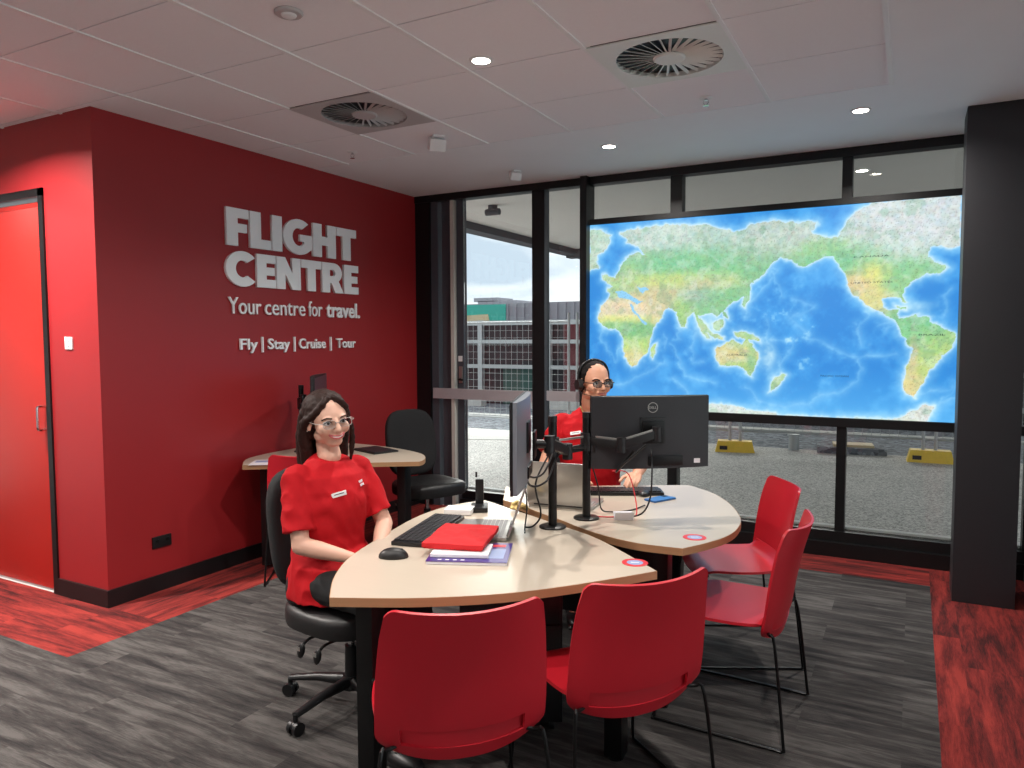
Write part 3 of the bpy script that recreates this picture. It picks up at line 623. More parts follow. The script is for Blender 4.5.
# fine marks: tiny place-name flecks on land
rs = np.random.RandomState(5); fk = (rs.rand(NX+1, NY+1) > .93) & land
img[fk] *= .78
img = img**2.2
PX0, PX1, PZ0, PZ1, PY = -2.335, .252, .982, 2.460, YW-.035
me = bpy.data.meshes.new('map_print')
xs = PX0+(PX1-PX0)*uu.ravel(); zs = PZ0+(PZ1-PZ0)*vv.ravel()
co = np.stack([xs, np.full(xs.shape, PY), zs], 1)
idx = np.arange((NX+1)*(NY+1)).reshape(NX+1, NY+1)
fc = np.stack([idx[:-1, :-1], idx[1:, :-1], idx[1:, 1:], idx[:-1, 1:]], -1).reshape(-1, 4)
me.vertices.add(len(co)); me.vertices.foreach_set('co', co.ravel().astype(np.float32))
me.loops.add(fc.size); me.loops.foreach_set('vertex_index', fc.ravel().astype(np.int32))
me.polygons.add(len(fc)); me.polygons.foreach_set('loop_start', (np.arange(len(fc))*4).astype(np.int32))
me.update(calc_edges=True)
ca = me.color_attributes.new('tint', 'FLOAT_COLOR', 'POINT')
ca.data.foreach_set('color', np.concatenate([img.reshape(-1, 3), np.ones((len(co), 1))], 1).ravel().astype(np.float32))
m, nt, b = node_mat('map_display')
a_ = nt.nodes.new('ShaderNodeAttribute'); a_.attribute_name = 'tint'
nt.links.new(a_.outputs['Color'], b.inputs['Emission Color'])
b.inputs['Base Color'].default_value = (.02, .02, .02, 1); b.inputs['Roughness'].default_value = .5
b.inputs['Emission Strength'].default_value = .64
MAPM = b
me.materials.append(m)
world_map = thing('world_map_display', 'large glowing blue world map panel fixed across the glass wall', 'map', ((PX0+PX1)/2, YW-.02, PZ0))
o = bpy.data.objects.new('map_face', me); COL.objects.link(o); o.parent = world_map
me.transform(root_matrix(world_map).inverted())
MB().between((PX0-.004, PY+.004, PZ0-.003), (PX1+.004, YW+.008, PZ1+.003)).build('panel_case', M['frame_grey'], world_map, smooth=False, world=True)
mk = mat('map_ink', (40, 52, 60), .6)
for s_, u_, v_, w_ in MAP['T']:
    mx = Matrix.Translation((PX0+(PX1-PX0)*u_, PY-.0015, PZ0+(PZ1-PZ0)*v_)) @ Matrix.Rotation(PI/2, 4, 'X')
    text_mesh('map_caption', s_, w_*(PX1-PX0), .013, .0004, mk, world_map, root_matrix(world_map).inverted() @ mx, align='C')

# ------------------------------------------------------------------ wall lettering
def arc(cx, cy, rx, ry, a0, a1, n=22): return [(cx+rx*math.cos(R(a0+(a1-a0)*i/n)), cy+ry*math.sin(R(a0+(a1-a0)*i/n))) for i in range(n+1)]
GL = {
 'F': (.60, [[(0, 0), (.3, 0), (.3, .37), (.55, .37), (.55, .60), (.3, .60), (.3, .75), (.6, .75), (.6, 1), (0, 1)]]),
 'L': (.60, [[(0, 0), (.6, 0), (.6, .26), (.31, .26), (.31, 1), (0, 1)]]),
 'I': (.30, [[(0, 0), (.3, 0), (.3, 1), (0, 1)]]),
 'G': (.93, [arc(.5, .5, .5, .52, 52, 312)+[(.93, .18), (.93, .58), (.53, .58), (.53, .38), (.66, .38), (.66, .31)]+arc(.5, .5, .21, .26, 318, 62)]),
 'H': (.80, [[(0, 0), (.3, 0), (.3, .37), (.5, .37), (.5, 0), (.8, 0), (.8, 1), (.5, 1), (.5, .63), (.3, .63), (.3, 1), (0, 1)]]),
 'T': (.74, [[(.22, 0), (.52, 0), (.52, .74), (.74, .74), (.74, 1), (0, 1), (0, .74), (.22, .74)]]),
 'C': (.90, [arc(.5, .5, .5, .52, 42, 318)+arc(.5, .5, .21, .25, 310, 50)]),
 'E': (.60, [[(0, 0), (.6, 0), (.6, .25), (.3, .25), (.3, .38), (.56, .38), (.56, .62), (.3, .62), (.3, .75), (.6, .75), (.6, 1), (0, 1)]]),
 'N': (.82, [[(0, 0), (.29, 0), (.29, .48), (.53, 0), (.82, 0), (.82, 1), (.53, 1), (.53, .52), (.29, 1), (0, 1)]]),
 'R': (.84, [[(0, 0), (.3, 0), (.3, .32), (.36, .32), (.5, 0), (.84, 0), (.65, .38)]+arc(.45, .67, .33, .33, -52, 90)+[(0, 1)], [(.3, .56)]+arc(.42, .665, .09, .105, -90, 90, 8)+[(.3, .77)]]),
}
def wall_mx(y, z): return Matrix.Translation((XW+.012, y, z)) @ Matrix(((0, 0, 1, 0), (1, 0, 0, 0), (0, 1, 0, 0), (0, 0, 0, 1)))
logo = thing('logo_sign', 'big heavy white capital lettering reading FLIGHT CENTRE on the red wall', 'sign', (XW, 4.17, 1.87))
inv = root_matrix(logo).inverted()
def heavy(word, y0, y1, z0, h, gap):
    tot = sum(GL[c][0] for c in word)+gap*(len(word)-1); k = (y1-y0)/tot; x = 0
    for ch in word:
        w_, sp = GL[ch]
        curve_mesh('letter_'+ch.lower(), [[((x+p[0])*k, p[1]*h) for p in s_] for s_ in sp], .020, M['sign_white'], logo, inv @ wall_mx(y0, z0))
        x += w_+gap
heavy('FLIGHT', 3.495, 4.805, 2.180, .252, .035)
heavy('CENTRE', 3.48, 4.825, 1.912, .232, .03)
tg = thing('slogan_sign', 'thin white line of lettering reading Your centre for travel.', 'sign', (XW, 4.19, 1.74))
inv = root_matrix(tg).inverted()
for s_, y0, y1, bd in (('Your', 3.50, 3.785, 0), ('centre', 3.82, 4.215, 0), ('for', 4.25, 4.40, 0), ('travel.', 4.445, 4.845, .022)):
    text_mesh('word', s_, y1-y0, .120, .012, M['sign_white'], tg, inv @ wall_mx(y0, 1.722), bd)
sv = thing('services_sign', 'lowest white line of lettering reading Fly, Stay, Cruise, Tour with bars', 'sign', (XW, 4.18, 1.47))
inv = root_matrix(sv).inverted()
for s_, y0, y1 in (('Fly', 3.59, 3.745), ('Stay', 3.84, 4.05), ('Cruise', 4.145, 4.43), ('Tour', 4.555, 4.785)):
    text_mesh('word', s_, y1-y0, .078, .014, M['sign_white'], sv, inv @ wall_mx(y0, 1.478), .014)
for y in (3.79, 4.10, 4.49):
    MB().between((XW+.004, y-.006, 1.455), (XW+.019, y+.006, 1.565)).build('divider_bar', M['sign_white'], sv, smooth=False, world=True)
# ------------------------------------------------------------------ desks
ZD = .735
def smooth_poly(pts, k=5, corners=()):
    """closed outline; corners stay sharp, the rest is rounded through"""
    P_ = [V(x, y, 0) for x, y in pts]; n = len(P_); out = []
    cs = sorted(corners) or [0]
    for a, b in zip(cs, cs[1:]+[cs[0]+n]):
        seg = [P_[i % n] for i in range(a, b+1)]
        out += crom(seg, k)[:-1] if len(seg) > 2 else [seg[0]]
    return [(p.x, p.y) for p in out]
def inset(poly, d):
    n = len(poly); out = []
    area = sum(poly[i][0]*poly[(i+1) % n][1]-poly[(i+1) % n][0]*poly[i][1] for i in range(n))
    s = 1 if area > 0 else -1
    for i in range(n):
        a, b, c = Vector(poly[i-1]), Vector(poly[i]), Vector(poly[(i+1) % n])
        d1 = (b-a).normalized(); d2 = (c-b).normalized(); n_ = (Vector((-d1.y, d1.x))+Vector((-d2.y, d2.x)))
        if n_.length < 1e-6: n_ = Vector((-d1.y, d1.x))
        n_.normalize(); k = d/max(.4, n_.dot(Vector((-d1.y, d1.x))))
        q = b+n_*k*s; out.append((q.x, q.y))
    return out
def desk(poly, label, legs, base, extra=()):
    t = thing('desk', label, 'desk', (base[0], base[1], 0), 0)
    MB().prism(inset(poly, .0022), ZD-.029, ZD).build('desk_top', M['desk_top'], t, world=True, ang=30)
    e = MB(); ins = inset(poly, .0024); n = len(poly)
    for i in range(n):
        j = (i+1) % n; a, b, c, d = poly[i], poly[j], ins[j], ins[i]
        lo, hi = ZD-.0295, ZD-.0006
        vs = [e.bm.verts.new((*p, z)) for p in (a, b, c, d) for z in (lo, hi)]
        for q in ((0, 2, 3, 1), (1, 3, 5, 7), (0, 6, 4, 2), (4, 6, 7, 5)): e.bm.faces.new([vs[k] for k in q])
    bmesh.ops.remove_doubles(e.bm, verts=e.bm.verts[:], dist=1e-5)
    e.build('edge_band', M['desk_edge'], t, world=True, ang=30)
    for x, y in legs:
        MB().between((x-.034, y-.034, .012), (x+.034, y+.034, ZD-.03), bev=.004).build('leg', M['black_metal'], t, world=True)
        MB().cyl((x, y, 0), (x, y, .014), .03).build('foot', M['black'], t, world=True)
    for lo, hi in extra:
        MB().between(lo, hi, bev=.003).build('modesty_panel', M['black'], t, world=True)
    return t
d1 = [(-1.600, 1.745), (-1.715, 1.89), (-1.812, 2.06), (-1.868, 2.22), (-1.912, 2.41), (-1.952, 2.58), (-1.98, 2.74), (-1.985, 2.90), (-1.955, 3.06), (-1.88, 3.19),
      (-1.77, 3.135), (-1.33, 2.905), (-1.10, 2.775), (-.768, 2.485),
      (-.90, 2.30), (-1.02, 2.15), (-1.14, 2.025), (-1.27, 1.925), (-1.41, 1.838)]
DESK1 = smooth_poly(d1, 4, (0, 9, 13))
desk(DESK1, 'pale desk nearest the viewer, in front of the seated woman, with a rounded wedge top', [(-1.555, 1.888), (-.93, 2.52)], (-1.5, 2.4),
     [])
d2 = [(-1.80, 3.235), (-1.66, 3.17), (-1.50, 3.065), (-1.374, 2.995), (-1.24, 2.908), (-1.12, 2.845), (-.987, 2.800), (-.90, 2.79), (-.765, 2.800),
      (-.705, 2.915), (-.655, 3.05), (-.640, 3.20), (-.665, 3.40), (-.77, 3.67), (-.89, 3.87), (-1.00, 3.98), (-1.075, 4.04),
      (-1.30, 3.915), (-1.50, 3.80), (-1.75, 3.66), (-1.95, 3.53)]
DESK2 = smooth_poly(d2, 4, (0, 8, 16, 20))
desk(DESK2, 'pale desk farther back with the big monitor, where the man sits', [(-.90, 2.98), (-1.10, 3.90), (-1.78, 3.48)], (-1.2, 3.4),
     [((-1.50, 3.18, .25), (-.98, 3.21, .70))])
d3 = [(-3.80, 3.36), (-3.30, 3.70), (-2.86, 4.00), (-2.87, 4.06), (-2.93, 4.17), (-3.05, 4.29), (-3.25, 4.385), (-3.45, 4.44), (-3.65, 4.47), (-3.85, 4.47), (-4.02, 4.40), (-4.045, 4.0), (-4.00, 3.6)]
DESK3 = smooth_poly(d3, 4, (0, 2, 10))
desk(DESK3, 'third pale desk, against the red wall behind the woman', [(-3.01, 4.03), (-3.88, 4.30)], (-3.5, 4.0),
     [((-3.85, 3.55, .02), (-3.80, 4.10, .70))])
# pedestal of drawers under the front desk
def pedestal(x, y, rz, label):
    t = thing('drawer_pedestal', label, 'drawer unit', (x, y, 0), rz)
    MB().box((0, 0, .335), (.40, .50, .57), bev=.004).build('cabinet_body', M['black'], t)
    for k, (z, h) in enumerate(((.52, .14), (.37, .14), (.18, .22))):
        dr = MB().box((0, -.257, z), (.38, .016, h), bev=.002).build('drawer', M['black'], t)
        MB().box((0, -.27, z+h/2-.025), (.12, .012, .012)).build('pull', M['black_metal'], dr, smooth=False)
    for sx in (-.16, .16):
        for sy in (-.2, .2): MB().cyl((sx-.01, sy, .025), (sx+.01, sy, .025), .025).build('castor', M['black'], t)
pedestal(-1.46, 2.70, R(27), 'black drawer pedestal under the desk nearest the viewer')

# round stickers on the desk corners
def sticker(x, y, label, ring, core):
    t = thing('desk_sticker', label, 'sticker', (x, y, ZD), 0, 'round stickers on the desk corners')
    MB().lathe([(.030, 0), (.047, 0), (.047, .0012), (.030, .0012)]).build('rim_ring', ring, t)
    MB().lathe([(.0005, 0), (.0305, 0), (.0305, .0011), (.0005, .0011)]).build('centre_disc', core, t)
    MB().box((0, .0, .0013), (.030, .006, .0006), rz=R(20)).build('bar_mark', M['sign_white'], t, smooth=False)
sticker(-.868, 2.615-.075, 'round red sticker with a pale centre on the corner of the nearest desk', M['sticker_red'], M['sticker_blue'])
sticker(-.765, 2.98, 'round red and blue sticker on the corner of the desk with the big monitor', M['sticker_red'], M['sticker_blue'])

# ------------------------------------------------------------------ red visitor chairs
def chair_leg(s):
    y0, y1 = s*.225, s*.262
    m = MB(); m.tube([(.16, s*.10, .425), (.165, y0-.02*s, .425), (.20, y0, .415), (.235, y1-.01*s, .06), (.245, y1, .010), (.20, y1, .0075), (-.20, y1, .0075), (-.262, y1, .010),
                      (-.262, y1-.004*s, .05), (-.222, y0+.01*s, .395), (-.195, y0-.02*s, .420), (-.16, s*.10, .425)], .0060, n=8, sm=4)
    return m
def visitor_chair():
    t = thing('visitor_chair', '', 'chair', (0, 0, 0), 0, 'red plastic visitor chairs around the desks')
    def seat(u, v):
        a = (u-.5)*2; b = (v-.5)*2
        k = 1-.12*max(0, b)**2-.07*max(0, -b)**2
        y = a*.238*k
        x = .225*b*(1 if b > 0 else .955)+.0 - .02*(a*a)*max(0, b) + .045*a*a*max(0, -b)**2
        z = .448+.010*a*a-.008*(1-b*b)+(-.030*max(0, (b-.55)/.45)**2)+(.045*max(0, (-b-.80)/.2)**1.6)*(1-a**8)
        return (x, y, z)
    def lip(u, v):
        a = (u-.5)*1.72
        return (-.213+.045*a*a, a*.222, .404+.014*a*a+.088*v)
    sm_ = sheet(seat, 20, 20, .011, None); sheet(lip, 20, 3, .007, None, sm_)
    sm_.build('seat', M['chair_red'], t, ang=50)
    ZB, ZTp = .395, .822
    def back(u, v):
        a = (u-.5)*2
        hw = .243-.022*v+.010*math.sin(PI*v)
        if v < .12: hw -= .03*((.12-v)/.12)**2
        z = ZB+(ZTp-ZB)*v + (.012*a*a)*v - .030*(1-a*a)*(1-v)**3*.8 + .022*abs(a)**3*(1-v)**2
        if v > .8: z -= .022*max(0, (abs(a)-.86)/.14)**2*((v-.8)/.2)
        x = -.232-.075*v**1.3+.012*math.sin(PI*v) + .062*a*a*(.55+.45*v)
        x += .03*(1-v)**6
        return (x, a*hw, z)
    def keep(u, v): return not (.13 < u < .87 and .09 < v < .20)
    sheet(back, 44, 36, .010, keep).build('backrest', M['chair_red'], t, ang=50)
    # rear lip joining seat and back through the slot
    for s in (-1, 1): chair_leg(s).build('sled_leg', M['black_metal'], t)
    MB().tube([(.16, -.12, .425), (.16, .12, .425)], .0055, sm=0).build('front_crossbar', M['black_metal'], t)
    MB().tube([(-.16, -.12, .425), (-.16, .12, .425)], .0055, sm=0).build('rear_crossbar', M['black_metal'], t)
    return t
proto = visitor_chair()
CH = [(-1.225, 1.865, 133.0, 'red plastic visitor chair, back towards us, in front of the seated woman\'s desk corner'),
      (-.885, 2.305, 141, 'red plastic visitor chair, back towards us, at the sticker corner of the nearest desk'),
      (-.640, 3.10, 177.5, 'red plastic visitor chair seen from the side, nearest the carpet edge by the window'),
      (-.77, 3.72, 207, 'red plastic visitor chair closest to the window, mostly behind the side-on red chair'),
      (-3.47, 3.64, 125, 'shaded red visitor chair at the desk by the red wall, mostly hidden behind the woman')]
for i, (x, y, a, lb) in enumerate(CH):
    o = proto if i == 0 else copy_tree(proto)
    o.location = (x, y, 0); o.rotation_euler = (0, 0, R(a)); o['label'] = lb

# ------------------------------------------------------------------ black task chairs
def task_chair(lb, levers=True):
    t = thing('task_chair', lb, 'office chair', (0, 0, 0), 0, 'black task chairs')
    def rr(c, a, b_, h, n=32, e=3.2):
        pts = []
        for i in range(n):
            q = 2*PI*i/n; cx, sy = math.cos(q), math.sin(q)
            pts.append((a*abs(cx)**(2/e)*(1 if cx > 0 else -1), b_*abs(sy)**(2/e)*(1 if sy > 0 else -1)))
        return pts
    def pad(prof, a, b_, m=None):
        mb = MB(); rings = []
        for k, z in prof:
            rings.append([mb.bm.verts.new((x*k, y*k, z + (0.014*((x/a)**2) if z > 0 else 0))) for x, y in rr(0, a, b_, 0)])
        for A, B in zip(rings, rings[1:]):
            for i in range(len(A)): mb.bm.faces.new((A[i], A[(i+1) % len(A)], B[(i+1) % len(A)], B[i]))
        mb.bm.faces.new(rings[0][::-1]); mb.bm.faces.new(rings[-1])
        return mb
    s = pad([(.90, -.035), (.985, -.03), (1.0, -.01), (1, .02), (.985, .035), (.93, .047), (.75, .052), (.3, .048)], .235, .255)
    s.xform(Matrix.Translation((0.025, 0, .42))); s.build('seat', M['black_leather'], t, ang=60)
    bk = pad([(.90, -.03), (.98, -.024), (1.0, -.008), (1, .01), (.97, .024), (.88, .033), (.6, .038), (.2, .038)], .26, .215)
    bk.xform(Matrix.Translation((-.278, 0, .735)) @ Matrix.Rotation(R(-9), 4, 'Y') @ Matrix.Rotation(R(90), 4, 'Y') @ Matrix.Rotation(PI, 4, 'Z'))
    for v in bk.bm.verts: v.co.x += .9*v.co.y**2
    bk.build('backrest', M['black_fabric'], t, ang=60)
    MB().tube([(-.05, 0, .375), (-.22, 0, .37), (-.305, 0, .42), (-.305, 0, .52), (-.300, 0, .66)], .022).build('back_bar', M['black'], t)
    MB().box((-.01, 0, .375), (.24, .20, .035), bev=.008).build('seat_plate', M['black'], t)
    MB().cyl((0, 0, .24), (0, 0, .37), .016).build('gas_piston', M['chrome'], t)
    MB().cyl((0, 0, .09), (0, 0, .26), .030, .027).build('column_sleeve', M['black'], t)
    MB().cyl((0, 0, .075), (0, 0, .13), .045, .036).build('hub', M['black'], t)
    for k in range(5):
        a = R(-88+72*k); c_, s_ = math.cos(a), math.sin(a)
        q = Matrix(((c_, -s_, 0), (s_, c_, 0), (0, 0, 1)))
        m_ = MB(); m_.loft([((c_*.03, s_*.03, .105), .026, .024, q @ Matrix.Rotation(PI/2, 3, 'Y')), ((c_*.16, s_*.16, .10), .017, .022, q @ Matrix.Rotation(PI/2, 3, 'Y')),
                            ((c_*.30, s_*.30, .078), .012, .018, q @ Matrix.Rotation(PI/2, 3, 'Y'))], 12)
        arm = m_.build('base_arm', M['black'], t)
        cs = MB(); cx, cy = c_*.30, s_*.30
        tx, ty = -s_, c_
        for w_ in (-.016, .016): cs.cyl((cx+tx*(w_-.008), cy+ty*(w_-.008), .027), (cx+tx*(w_+.008), cy+ty*(w_+.008), .027), .027)
        cs.cyl((cx, cy, .027), (cx, cy, .082), .010); cs.ell((cx, cy, .038), (.024, .024, .018), sub=2)
        cs.build('castor', M['black'], arm)
    if levers:
        for x in (.005, .105):
            lv = MB().tube([(x+.04, -.12, .372), (x+.01, -.21, .365), (x-.01, -.235, .345), (x-.02, -.24, .325)], .006, sm=3).build('lever', M['black_metal'], t)
            h = MB(); h.ell((x-.024, -.243, .312), (.020, .012, .036), Matrix.Rotation(R(20), 3, 'Y'), sub=2); h.build('paddle', M['black'], lv)
            MB().box((x-.024, -.2555, .322), (.016, .002, .016)).build('arrow_mark', M['silver'], lv, smooth=False)
    return t
tc1 = task_chair('black task chair the woman sits on, with two tilt levers under the seat')
tc2 = copy_tree(tc1); tc3 = copy_tree(tc1)
tc1.location = (-2.06, 2.375, 0); tc1.rotation_euler[2] = R(-8)
tc2.location = (-3.22, 4.60, 0); tc2.rotation_euler[2] = R(-25); tc2['label'] = 'empty black task chair between the wall desk and the glass door'
tc3.location = (-1.70, 4.13, 0); tc3.rotation_euler[2] = R(-62); tc3['label'] = 'black task chair the man sits on, behind the far desk'

# ------------------------------------------------------------------ monitors on poles
def pole(x, y, label, h=1.217):
    t = thing('pole_stand', label, 'monitor stand', (x, y, ZD), 0, 'black monitor poles clamped to the desks')
    MB().lathe([(.0005, 0), (.058, 0), (.058, .006), (.050, .010), (.0005, .010)]).build('base_disc', M['black_metal'], t)
    MB().cyl((0, 0, .01), (0, 0, h-ZD-.02), .0185, n=24).build('tube', M['black_metal'], t)
    MB().cyl((0, 0, h-ZD-.025), (0, 0, h-ZD), .0195, n=24).build('end_cap', M['black'], t)
    MB().cyl((0, 0, 1.045-ZD), (0, 0, 1.125-ZD), .028, n=24).build('collar', M['black'], t)
    return t
PA, PB = V(-1.349, 2.862, 0), V(-1.281, 3.075, 0)
pole(PA.x, PA.y, 'black monitor pole standing on the nearest desk')
pole(PB.x, PB.y, 'black monitor pole standing on the far desk')
pole(-3.88, 3.98, 'black monitor pole at the wall desk, behind the woman')
def monitor(c, right, label, w=.54, h=.322, bulge=.030, logo=False, scr='screen', tag=True, shell='monitor_back'):
    """c: centre of the panel; right: direction from the viewer-side back, seen left to right"""
    r = Vector(right).normalized(); n_ = r.cross(V(0, 0, 1)).normalized()    # n_ points out of the back
    t = thing('monitor', label, 'monitor', c, 0, 'black desk monitors')
    t.rotation_euler = (0, 0, math.atan2(r.y, r.x))
    # local: x = r, y = into the screen side, -y = back
    b = MB()
    prof = []
    for k in range(13):
        a = -1+2*k/12; prof.append((a*w/2, -.006-bulge*(1-abs(a)**2.6)))
    pl = prof+[(w/2, .010), (-w/2, .010)]
    b.prism(pl, -h/2, h/2); b.build('housing', M[shell], t, ang=30)
    MB().box((0, .013, 0), (w+.004, .010, h+.004), bev=.002).build('bezel', M['black'], t)
    MB().box((0, .019, .004), (w-.016, .003, h-.026)).build('screen', M[scr], t, smooth=False)
    MB().box((0, -.008-bulge, .012), (.115, .012, .115), bev=.003).build('mount_plate', M['black'], t)
    MB().box((.06, -.006-bulge*.88, -h/2+.035), (.16, .016, .045), bev=.004).build('port_recess', M['black_metal'], t)
    if tag: MB().box((w*.385, -.006-bulge*.52, -h/2+.03), (.034, .004, .020), rz=R(-7)).build('label_tag', M['paper'], t, smooth=False)
    if logo:
        MB().lathe([(.020, 0), (.0232, 0), (.0232, .0025), (.020, .0025)], c=(0, -.0385, h/2-.048), rot=Matrix.Rotation(PI/2, 3, 'X')).build('logo_ring', M['silver'], t)
        text_mesh('logo_text', 'DELL', .034, .0115, .0015, M['silver'], t, Matrix.Translation((0, -.0385, h/2-.0535)) @ Matrix.Rotation(PI/2, 4, 'X'), .01, 'C')
    return t, n_
# the big one, its back to us
CM = V(-1.032, 3.216, 1.127)
mt1, n1_ = monitor(CM, (.448, .311, 0), 'big black monitor seen from behind, with a round silver emblem, on the far desk', logo=True)
CL = V(-1.292, 2.475, 1.168)
mt2, n2_ = monitor(CL, (-.205, .505, 0), 'monitor seen edge-on, facing the woman, beside the poles', tag=False, bulge=.014, shell='monitor_grey')
CW = V(-3.66, 3.92, 1.135)
mt3, n3_ = monitor(CW, (.56, -.83, 0), 'monitor seen nearly edge-on at the wall desk, above the woman\'s head', scr='screen_off', tag=False)

def arm(base, col, target, nrm, label, zc=1.09):
    """articulated arm from a pole collar to the back of a monitor"""
    t = thing('articulated_mount', label, 'monitor arm', (base.x, base.y, zc), 0, 'articulated monitor arms')
    e = target+nrm*.052; j = e+nrm*.05+V(0, 0, 0)
    b = V(base.x, base.y, zc)
    k = col
    def seg(p, q, nm):
        d = (q-p); rot = d.to_track_quat('X', 'Z').to_matrix()
        MB().box((p+q)/2, (d.length, .026, .036), rot=rot, bev=.006).build(nm, M['black'], t, world=True)
        MB().box((p+q)/2+V(0, 0, .022), (d.length*.86, .008, .008), rot=rot, bev=.002).build('silver_rail', M['silver'], t, world=True)
    seg(b, k, 'lower_link'); seg(k, j, 'upper_link')
    for p in (k, j): MB().cyl(p-V(0, 0, .032), p+V(0, 0, .032), .021).build('pivot', M['black'], t, world=True)
    MB().cyl(j, e, .018).build('tilt_head', M['black'], t, world=True)
    MB().box(e-nrm*.006, (.10, .008, .10), rot=nrm.to_track_quat('Y', 'Z').to_matrix(), bev=.002).build('mount_bracket', M['black_metal'], t, world=True)
    return t
arm(PB, V(-1.105, 3.045, 1.085), V(CM.x, CM.y, 1.13)+n1_*0, n1_, 'black arm with silver rail holding the big monitor')
arm(PA, V(-1.225, 2.74, 1.09), V(CL.x, CL.y, 1.15), n2_, 'black arm holding the edge-on monitor')
arm(V(-3.88, 3.98, 0), V(-3.83, 3.93, 1.10), V(CW.x, CW.y, 1.13), n3_, 'black arm at the wall desk, just above the woman\'s head')
t = thing('linking_bar', 'black horizontal clamp bar with a silver rail joining the two poles', 'bracket', (PA.x, PA.y, 1.09))
d = PB-PA; rot = d.to_track_quat('X', 'Z').to_matrix(); mid = (PA+PB)/2
MB().box(mid+V(0, 0, 1.06), (d.length, .018, .03), rot=rot, bev=.004).build('bar', M['black'], t, world=True)
MB().box(mid+V(0, 0, 1.108), (d.length*.9, .010, .010), rot=rot, bev=.002).build('silver_rail', M['silver'], t, world=True)
MB().box(PB+V(.03, .012, 1.075), (.05, .05, .075), rot=rot, bev=.006).build('clamp', M['black'], t, world=True)

def cable(name, pts, r, label, m='black', cat='cable'):
    o = MB().tube(pts, r, n=6, sm=8).build(name, M[m], None)
    return props(o, label, cat)
cable('cable', [(-1.36, 2.845, 1.05), (-1.40, 2.80, .93), (-1.385, 2.82, .80), (-1.41, 2.80, .748), (-1.44, 2.78, .742)], .0042, 'black cable running down the near pole onto the nearest desk')
cable('cable', [(-1.315, 2.50, 1.11), (-1.34, 2.62, 1.00), (-1.345, 2.76, .985), (-1.335, 2.835, 1.06)], .0042, 'black cable looped between the edge-on monitor and the near pole')
cable('cable', [(-1.32, 2.52, 1.07), (-1.35, 2.65, .955), (-1.34, 2.78, .95), (-1.325, 2.84, 1.03), (-1.30, 2.88, 1.075), (-1.25, 3.00, 1.07)], .0045, 'thicker black cable looped below the linking bar of the poles')
cable('cable', [(-1.35, 2.60, 1.00), (-1.38, 2.68, .86), (-1.41, 2.72, .76), (-1.40, 2.70, .742)], .0035, 'thin black cable dropping behind the open silver laptop')
cable('cable', [(-1.00, 3.14, 1.06), (-.975, 3.07, .98), (-.985, 3.08, .86), (-1.03, 3.12, .78), (-1.10, 3.17, .742), (-1.13, 3.20, .7395)], .004, 'black cable hanging from the big monitor to the white card')
cable('cable', [(-1.07, 3.11, 1.05), (-1.14, 3.08, .96), (-1.10, 3.07, 1.0), (-1.02, 3.12, 1.08)], .005, 'black cable looped over the bracket of the big monitor')
cable('cable', [(-1.265, 3.06, 1.03), (-1.235, 3.10, .88), (-1.24, 3.15, .77), (-1.22, 3.22, .741), (-1.15, 3.30, .7395), (-1.12, 3.42, .742)], .0035, 'black cable down the far pole to the keyboard')
cable('cable', [(-1.26, 3.10, .742), (-1.20, 3.13, .7385), (-1.14, 3.17, .7385), (-1.10, 3.24, .742), (-1.17, 3.33, .90), (-1.22, 3.24, .93)], .0028, 'thin red cable curling beside the foot of the far pole', 'sticker_red')

# ------------------------------------------------------------------ things on the desks
def keyboard(c, rz, label, w=.44, d=.135, grp='black desk keyboards'):
    t = thing('keyboard', label, 'keyboard', (c[0], c[1], ZD), rz, grp)
    MB().box((0, 0, .009), (w, d, .016), bev=.004).build('case', M['black'], t)
    ks = MB(); rows = 6
    for j in range(rows):
        n = [17, 21, 20, 19, 19, 11][j]; x = -w/2+.012; full = w-.024
        for k in range(n):
            wk = full/n
            ks.box((x+wk/2, d/2-.020-j*(d-.034)/5.2, .0205), (wk-.003, (d-.034)/5.2-.003, .007)); x += wk
    k_ = ks.build('keys', M['monitor_back'], t, smooth=False); k_['kind'] = 'stuff'
    return t
keyboard((-1.775, 2.555), R(-77), 'black keyboard in front of the seated woman', .47, .145)
keyboard((-1.33, 3.66), R(207), 'black keyboard in front of the man, behind the far pole', .43, .13)
t = thing('mouse', 'black computer mouse on the nearest desk beside the keyboard', 'mouse', (-1.685, 2.185, ZD), R(28))
m_ = MB(); m_.ell((0, 0, .004), (.056, .034, .034), sub=3)
bmesh.ops.bisect_plane(m_.bm, geom=m_.bm.verts[:]+m_.bm.edges[:]+m_.bm.faces[:], plane_co=(0, 0, .0005), plane_no=(0, 0, -1), clear_outer=True)
m_.build('shell', M['black_leather'], t); MB().cyl((.03, -.004, .026), (.03, .004, .026), .008).build('scroll_wheel', M['monitor_back'], t)

